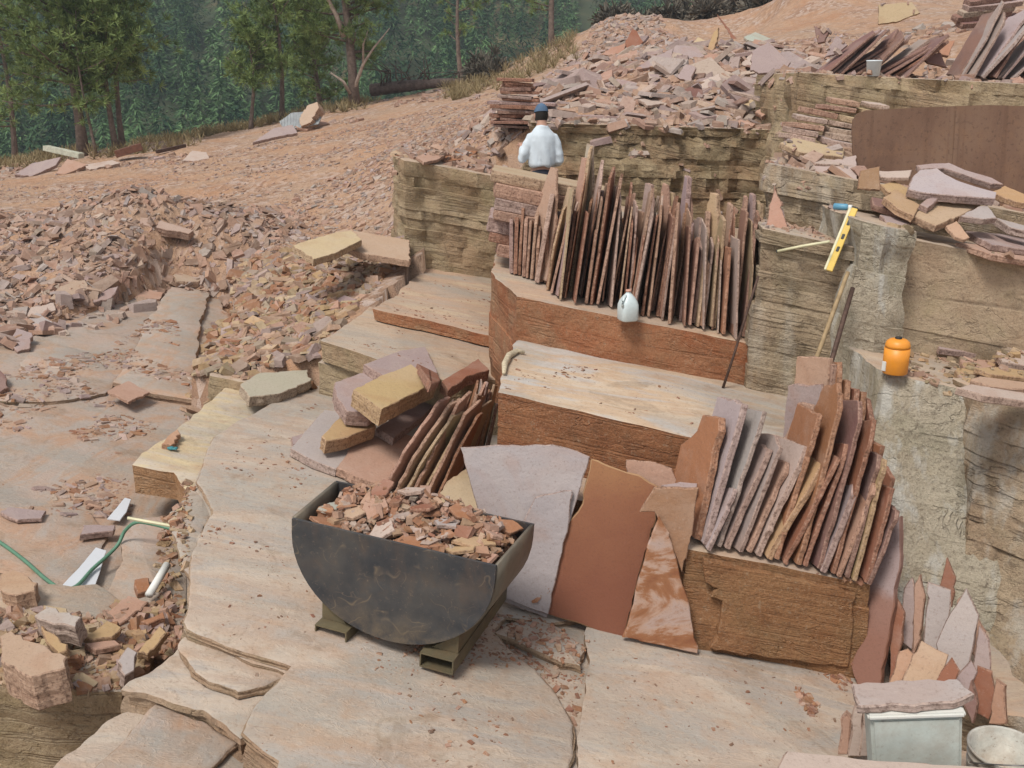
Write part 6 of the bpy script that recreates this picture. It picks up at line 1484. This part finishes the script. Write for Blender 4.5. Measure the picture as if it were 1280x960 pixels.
# ---------------------------------------------------------------- the worker
def skin(name, verts, edges, radii, mat, parent=None, sub=2, root_i=0):
    me = bpy.data.meshes.new(name); me.from_pydata(verts, edges, []); me.update()
    o = bpy.data.objects.new(name, me); C.objects.link(o)
    m = o.modifiers.new('s', 'SKIN'); m.use_smooth_shade = True
    for i, r in enumerate(radii):
        sv = me.skin_vertices[0].data[i]; sv.radius = r if isinstance(r, tuple) else (r, r); sv.use_root = (i == root_i)
    ms = o.modifiers.new('u', 'SUBSURF'); ms.levels = sub; ms.render_levels = sub
    dg = bpy.context.evaluated_depsgraph_get(); dg.update()
    me2 = bpy.data.meshes.new_from_object(o.evaluated_get(dg))
    bpy.data.objects.remove(o)
    for p in me2.polygons: p.use_smooth = True
    me2.name = name
    return link(name, me2, mat, parent)
M_skin = plain('skin', (.42, .24, .17), .55, 0, .06, 20, .02)
M_shirt = plain('white_cotton', (.58, .64, .68), .9, 0, .1, 5, .5)
M_trou = plain('dark_trousers', (.03, .032, .045), .9, 0, .2, 12, .2)
M_hair = plain('dark_hair', (.02, .016, .013), .7, 0, .2, 40, .3)
M_capb = plain('blue_cap', (.085, .14, .22), .85, 0, .15, 20, .2)
M_boot = plain('brown_boots', (.10, .06, .04), .7)
pz = 1.30 + A * .38 + .01
head_top = PY(677, 129, 11.35)
# faces away (+Y), head bent slightly; left arm folded in front, right arm bent forward
J = {'pelvis': (0, 0, .93), 'waist': (0, .01, 1.08), 'chest': (0, .02, 1.28), 'up': (0, .01, 1.43), 'neck': (0, .03, 1.50), 'skull': (0, .06, 1.58),
     'shL': (-.13, .0, 1.37), 'elL': (-.238, -.02, 1.13), 'wrL': (-.22, .17, 1.25), 'shR': (.13, .0, 1.37), 'elR': (.205, -.02, 1.12), 'wrR': (.17, .22, 1.04),
     'hpL': (-.10, 0, .90), 'knL': (-.115, .03, .49), 'anL': (-.12, -.02, .09), 'toL': (-.13, .16, .035), 'hpR': (.10, 0, .90), 'knR': (.115, .03, .49), 'anR': (.12, -.02, .09), 'toR': (.13, .16, .035)}
names = list(J); ix = {n_: i for i, n_ in enumerate(names)}
E = [('pelvis', 'waist'), ('waist', 'chest'), ('chest', 'up'), ('up', 'neck'), ('neck', 'skull'), ('up', 'shL'), ('shL', 'elL'), ('elL', 'wrL'), ('up', 'shR'), ('shR', 'elR'), ('elR', 'wrR'),
     ('pelvis', 'hpL'), ('hpL', 'knL'), ('knL', 'anL'), ('anL', 'toL'), ('pelvis', 'hpR'), ('hpR', 'knR'), ('knR', 'anR'), ('anR', 'toR')]
RAD = {'pelvis': (.10, .08), 'waist': (.11, .085), 'chest': (.13, .10), 'up': (.09, .07), 'neck': .055, 'skull': .07, 'shL': .05, 'elL': .042, 'wrL': .028, 'shR': .05, 'elR': .042, 'wrR': .028,
       'hpL': .085, 'knL': .058, 'anL': .042, 'toL': .035, 'hpR': .085, 'knR': .058, 'anR': .042, 'toR': .035}
# hands: palm and five fingers, joined into the same skeleton
V = [J[n_] for n_ in names]; Ed = [(ix[a_], ix[b_]) for a_, b_ in E]; Rr = [RAD[n_] for n_ in names]
for s_, wn, dirv in ((-1, 'wrL', Vector((.10, .9, .35))), (1, 'wrR', Vector((-.35, .85, -.1)))):
    dirv = dirv.normalized(); w0 = Vector(J[wn]); side = Vector((0, 0, 1)).cross(dirv).normalized(); nrm_ = dirv.cross(side)
    palm = w0 + dirv * .055; V.append(tuple(palm)); Rr.append((.034, .018)); pi_ = len(V) - 1; Ed.append((ix[wn], pi_))
    for f in range(4):
        kb = palm + dirv * .035 + side * (f - 1.5) * .021; L = [.060, .072, .068, .052][f]
        V.append(tuple(kb)); Rr.append(.010); i0 = len(V) - 1; Ed.append((pi_, i0))
        V.append(tuple(kb + dirv * L * .55 - nrm_ * .012)); Rr.append(.009); Ed.append((i0, i0 + 1))
        V.append(tuple(kb + dirv * L * .85 - nrm_ * .035)); Rr.append(.007); Ed.append((i0 + 1, i0 + 2))
    th = palm + side * s_ * -.03 - dirv * .02; V.append(tuple(th)); Rr.append(.012); i0 = len(V) - 1; Ed.append((pi_, i0))
    V.append(tuple(th + side * s_ * -.02 + dirv * .03 - nrm_ * .01)); Rr.append(.010); Ed.append((i0, i0 + 1))
    V.append(tuple(th + side * s_ * -.022 + dirv * .058 - nrm_ * .02)); Rr.append(.008); Ed.append((i0 + 1, i0 + 2))
body = skin('person', V, Ed, Rr, M_skin)
# head with a face, joined to the body mesh
bm = bmesh.new(); bm.from_mesh(body.data)
r = bmesh.ops.create_uvsphere(bm, u_segments=28, v_segments=20, radius=1)
for v in r['verts']:
    x, y, z = v.co; fx_ = .076 * x; fy_ = .098 * y; fz_ = .118 * z
    if z < 0: fx_ *= 1 - .28 * (-z) ** 1.5; fy_ *= 1 - .12 * (-z) ** 2
    if y > .3 and z < .35: fy_ -= .008
    if y > .85 and abs(x) < .28 and -.35 < z < .12: fy_ += .022 * (1 - abs(x) / .28)
    if y > .6 and .05 < z < .3 and .25 < abs(x) < .6: fy_ -= .012
    if y > .8 and -.62 < z < -.48 and abs(x) < .4: fy_ -= .006
    v.co = (fx_, .075 + fy_ * .98, 1.592 + fz_ - fy_ * .12)
for s_ in (-1, 1):
    e = bmesh.ops.create_uvsphere(bm, u_segments=10, v_segments=8, radius=1)
    for v in e['verts']: v.co = (s_ * .078 + v.co.x * .011, .068 + v.co.y * .022, 1.587 + v.co.z * .034)
bm.to_mesh(body.data); bm.free()
for p in body.data.polygons: p.use_smooth = True
tag(body, 'worker seen from behind in a white long sleeved shirt and blue cap', 'person')
bm = bmesh.new()
def loft(bm, rings_):                            # rings: (centre, axis x, axis y, rx, ry)
    prev = None; first_ = None
    for c_, ax_, ay_, rx_, ry_ in rings_:
        r_ = [bm.verts.new(Vector(c_) + Vector(ax_) * math.cos(2 * math.pi * i / 20) * rx_ + Vector(ay_) * math.sin(2 * math.pi * i / 20) * ry_) for i in range(20)]
        if prev:
            for i in range(20): bm.faces.new((prev[i], prev[(i + 1) % 20], r_[(i + 1) % 20], r_[i]))
        else: first_ = r_
        prev = r_
    bm.faces.new(list(reversed(first_))); bm.faces.new(prev)
X_, Y_ = (1, 0, 0), (0, 1, 0)
loft(bm, [((0, 0, z), X_, Y_, rx_, ry_) for z, rx_, ry_ in [(1.045, .145, .12), (1.07, .165, .135), (1.12, .168, .138), (1.22, .172, .135), (1.32, .178, .13), (1.38, .165, .118), (1.42, .13, .10), (1.455, .095, .08), (1.495, .066, .066)]])
for s_, pts in ((-1, [(-.09, 0, 1.385), (-.135, 0, 1.355), (-.188, -.015, 1.28), (-.228, -.03, 1.18), (-.238, -.03, 1.13), (-.236, .03, 1.15), (-.228, .10, 1.20), (-.22, .155, 1.24)]),
                (1, [(.09, 0, 1.385), (.135, 0, 1.355), (.178, -.015, 1.28), (.20, -.03, 1.18), (.204, -.025, 1.12), (.198, .04, 1.09), (.18, .12, 1.065), (.17, .19, 1.045)])):
    tube_bm(pts, [.045, .062, .064, .058, .057, .052, .046, .04], 14, bm)
me = bpy.data.meshes.new('shirt'); bm.to_mesh(me); bm.free()
o = bpy.data.objects.new('tmp', me); C.objects.link(o)
m = o.modifiers.new('r', 'REMESH'); m.mode = 'VOXEL'; m.voxel_size = .011
m = o.modifiers.new('s', 'SMOOTH'); m.factor = .5; m.iterations = 9
dg = bpy.context.evaluated_depsgraph_get(); dg.update()
me2 = bpy.data.meshes.new_from_object(o.evaluated_get(dg)); bpy.data.objects.remove(o)
for p in me2.polygons: p.use_smooth = True
sh = link('shirt', me2, M_shirt, body)
for v in sh.data.vertices:                       # folds of loose cloth
    p = v.co; f_ = noise.noise(Vector((p.x * 7, p.y * 7, p.z * 2.6))) * .013 + noise.noise(Vector((p.x * 16 + p.z * 9, p.y * 12, p.z * 7))) * .007 + .007 * math.sin(p.x * 38 + p.z * 11 + 3 * noise.noise(p * 5)) * max(0, min(1, (1.36 - p.z) * 4))
    nn = v.normal; v.co = p + nn * f_
tv = {'w': (0, 0, 1.06), 'p': (0, 0, .90), 'hL': (-.10, 0, .84), 'kL': (-.118, .03, .49), 'aL': (-.122, -.01, .10), 'hR': (.10, 0, .84), 'kR': (.118, .03, .49), 'aR': (.122, -.01, .10)}
tr_ = {'w': (.14, .108), 'p': (.155, .12), 'hL': .098, 'kL': .075, 'aL': .066, 'hR': .098, 'kR': .075, 'aR': .066}
nm = list(tv); si = {n_: i for i, n_ in enumerate(nm)}
skin('trousers', [tv[n_] for n_ in nm], [(si[a_], si[b_]) for a_, b_ in [('w', 'p'), ('p', 'hL'), ('hL', 'kL'), ('kL', 'aL'), ('p', 'hR'), ('hR', 'kR'), ('kR', 'aR')]], [tr_[n_] for n_ in nm], M_trou, body, 2, 1)
for s_ in (-1, 1):
    skin('boot', [(s_ * .122, -.05, .05), (s_ * .125, .05, .045), (s_ * .132, .19, .035), (s_ * .122, -.02, .14)], [(0, 1), (1, 2), (0, 3)], [.05, .05, .042, .055], M_boot, body)
def cap_part(name, f, mat):
    bm = bmesh.new(); bmesh.ops.create_uvsphere(bm, u_segments=28, v_segments=18, radius=1)
    bmesh.ops.delete(bm, geom=[v for v in bm.verts if not f(v.co)[0]], context='VERTS')
    for v in bm.verts: v.co = f(v.co)[1]
    return bm_obj(name, bm, mat, body, True)
cap_part('hair', lambda c: (c.z > -.55 and (c.y < .25 or c.z > .2), Vector((.081 * c.x, .075 + .104 * c.y, 1.594 + .118 * c.z - .0125 * c.y))), M_hair)
cap_part('cap', lambda c: (c.z > .12, Vector((.087 * c.x, .075 + .110 * c.y, 1.605 + .118 * c.z - .018 * c.y))), M_capb)
bm = bmesh.new(); a_, b_ = [], []
for i in range(13):
    t = math.pi * i / 12
    a_.append(bm.verts.new((.083 * math.cos(t), .075 + .105 * math.sin(t), 1.621))); b_.append(bm.verts.new((.078 * math.cos(t), .075 + .105 * math.sin(t) + .075 * math.sin(t) ** .7, 1.605)))
for i in range(12): bm.faces.new((a_[i], a_[i + 1], b_[i + 1], b_[i]))
bmesh.ops.solidify(bm, geom=list(bm.faces), thickness=.004); bm_obj('cap_brim', bm, M_capb, body, True)
body.location = (head_top.x + .01, 11.35, head_top.z - 1.723)
body.rotation_euler = (0, 0, R_(9)); body.scale = (.92, .96, 1)
HEADZ = body.location.z
# ---------------------------------------------------------------- camera, light, world
cam = bpy.data.cameras.new('camera'); co = bpy.data.objects.new('camera', cam); C.objects.link(co)
co.location = (0, 0, CAMZ); co.rotation_euler = (math.radians(90) - PITCH, 0, 0)
cam.sensor_fit = 'HORIZONTAL'; cam.sensor_width = 36; cam.lens = 36 * F / 1280
cam.clip_start = .05; cam.clip_end = 2000
SC.camera = co
w = bpy.data.worlds.new('World'); SC.world = w; w.use_nodes = True
nt = w.node_tree; bg = nt.nodes['Background']
sky = nt.nodes.new('ShaderNodeTexSky'); sky.sky_type = 'NISHITA'; sky.sun_disc = False
EL, ROT = math.radians(58), math.radians(215)
sky.sun_elevation = EL; sky.sun_rotation = ROT; sky.altitude = 1800; sky.dust_density = 6; sky.air_density = 1.0; sky.ozone_density = .6
hs = nt.nodes.new('ShaderNodeHueSaturation'); hs.inputs['Saturation'].default_value = .28
nt.links.new(sky.outputs[0], hs.inputs['Color']); nt.links.new(hs.outputs[0], bg.inputs['Color'])
bg.inputs['Strength'].default_value = .082
sl = bpy.data.lights.new('sun', 'SUN'); so = bpy.data.objects.new('sun', sl); C.objects.link(so)
sl.energy = 1.5; sl.angle = math.radians(17); sl.color = (1, .96, .9)
# sun direction: azimuth ROT measured from +Y towards +X
sd = Vector((math.sin(ROT) * math.cos(EL), math.cos(ROT) * math.cos(EL), math.sin(EL)))
so.rotation_euler = sd.to_track_quat('Z', 'Y').to_euler()
# thin valley air
bm = box_bm(-150, 150, -12, 200, -40, 52, 0)
k = NT('valley_air'); k.t.nodes.remove(k.b); vol = k.n('ShaderNodeVolumePrincipled'); vol.inputs['Density'].default_value = .0010
vol.inputs['Color'].default_value = (.80, .90, 1.0, 1); vol.inputs['Anisotropy'].default_value = .2
k.t.links.new(vol.outputs[0], k.t.nodes['Material Output'].inputs['Volume'])
tag(bm_obj('haze', bm, k.m), 'thin bluish air over the valley', 'haze', None, 'stuff')
SC.view_settings.view_transform = 'Standard'; SC.view_settings.look = 'None'; SC.view_settings.gamma = 1
SC.view_settings.exposure = .99
SC.render.engine = 'CYCLES'
try:
    SC.cycles.max_bounces = 5; SC.cycles.diffuse_bounces = 2
except Exception: pass
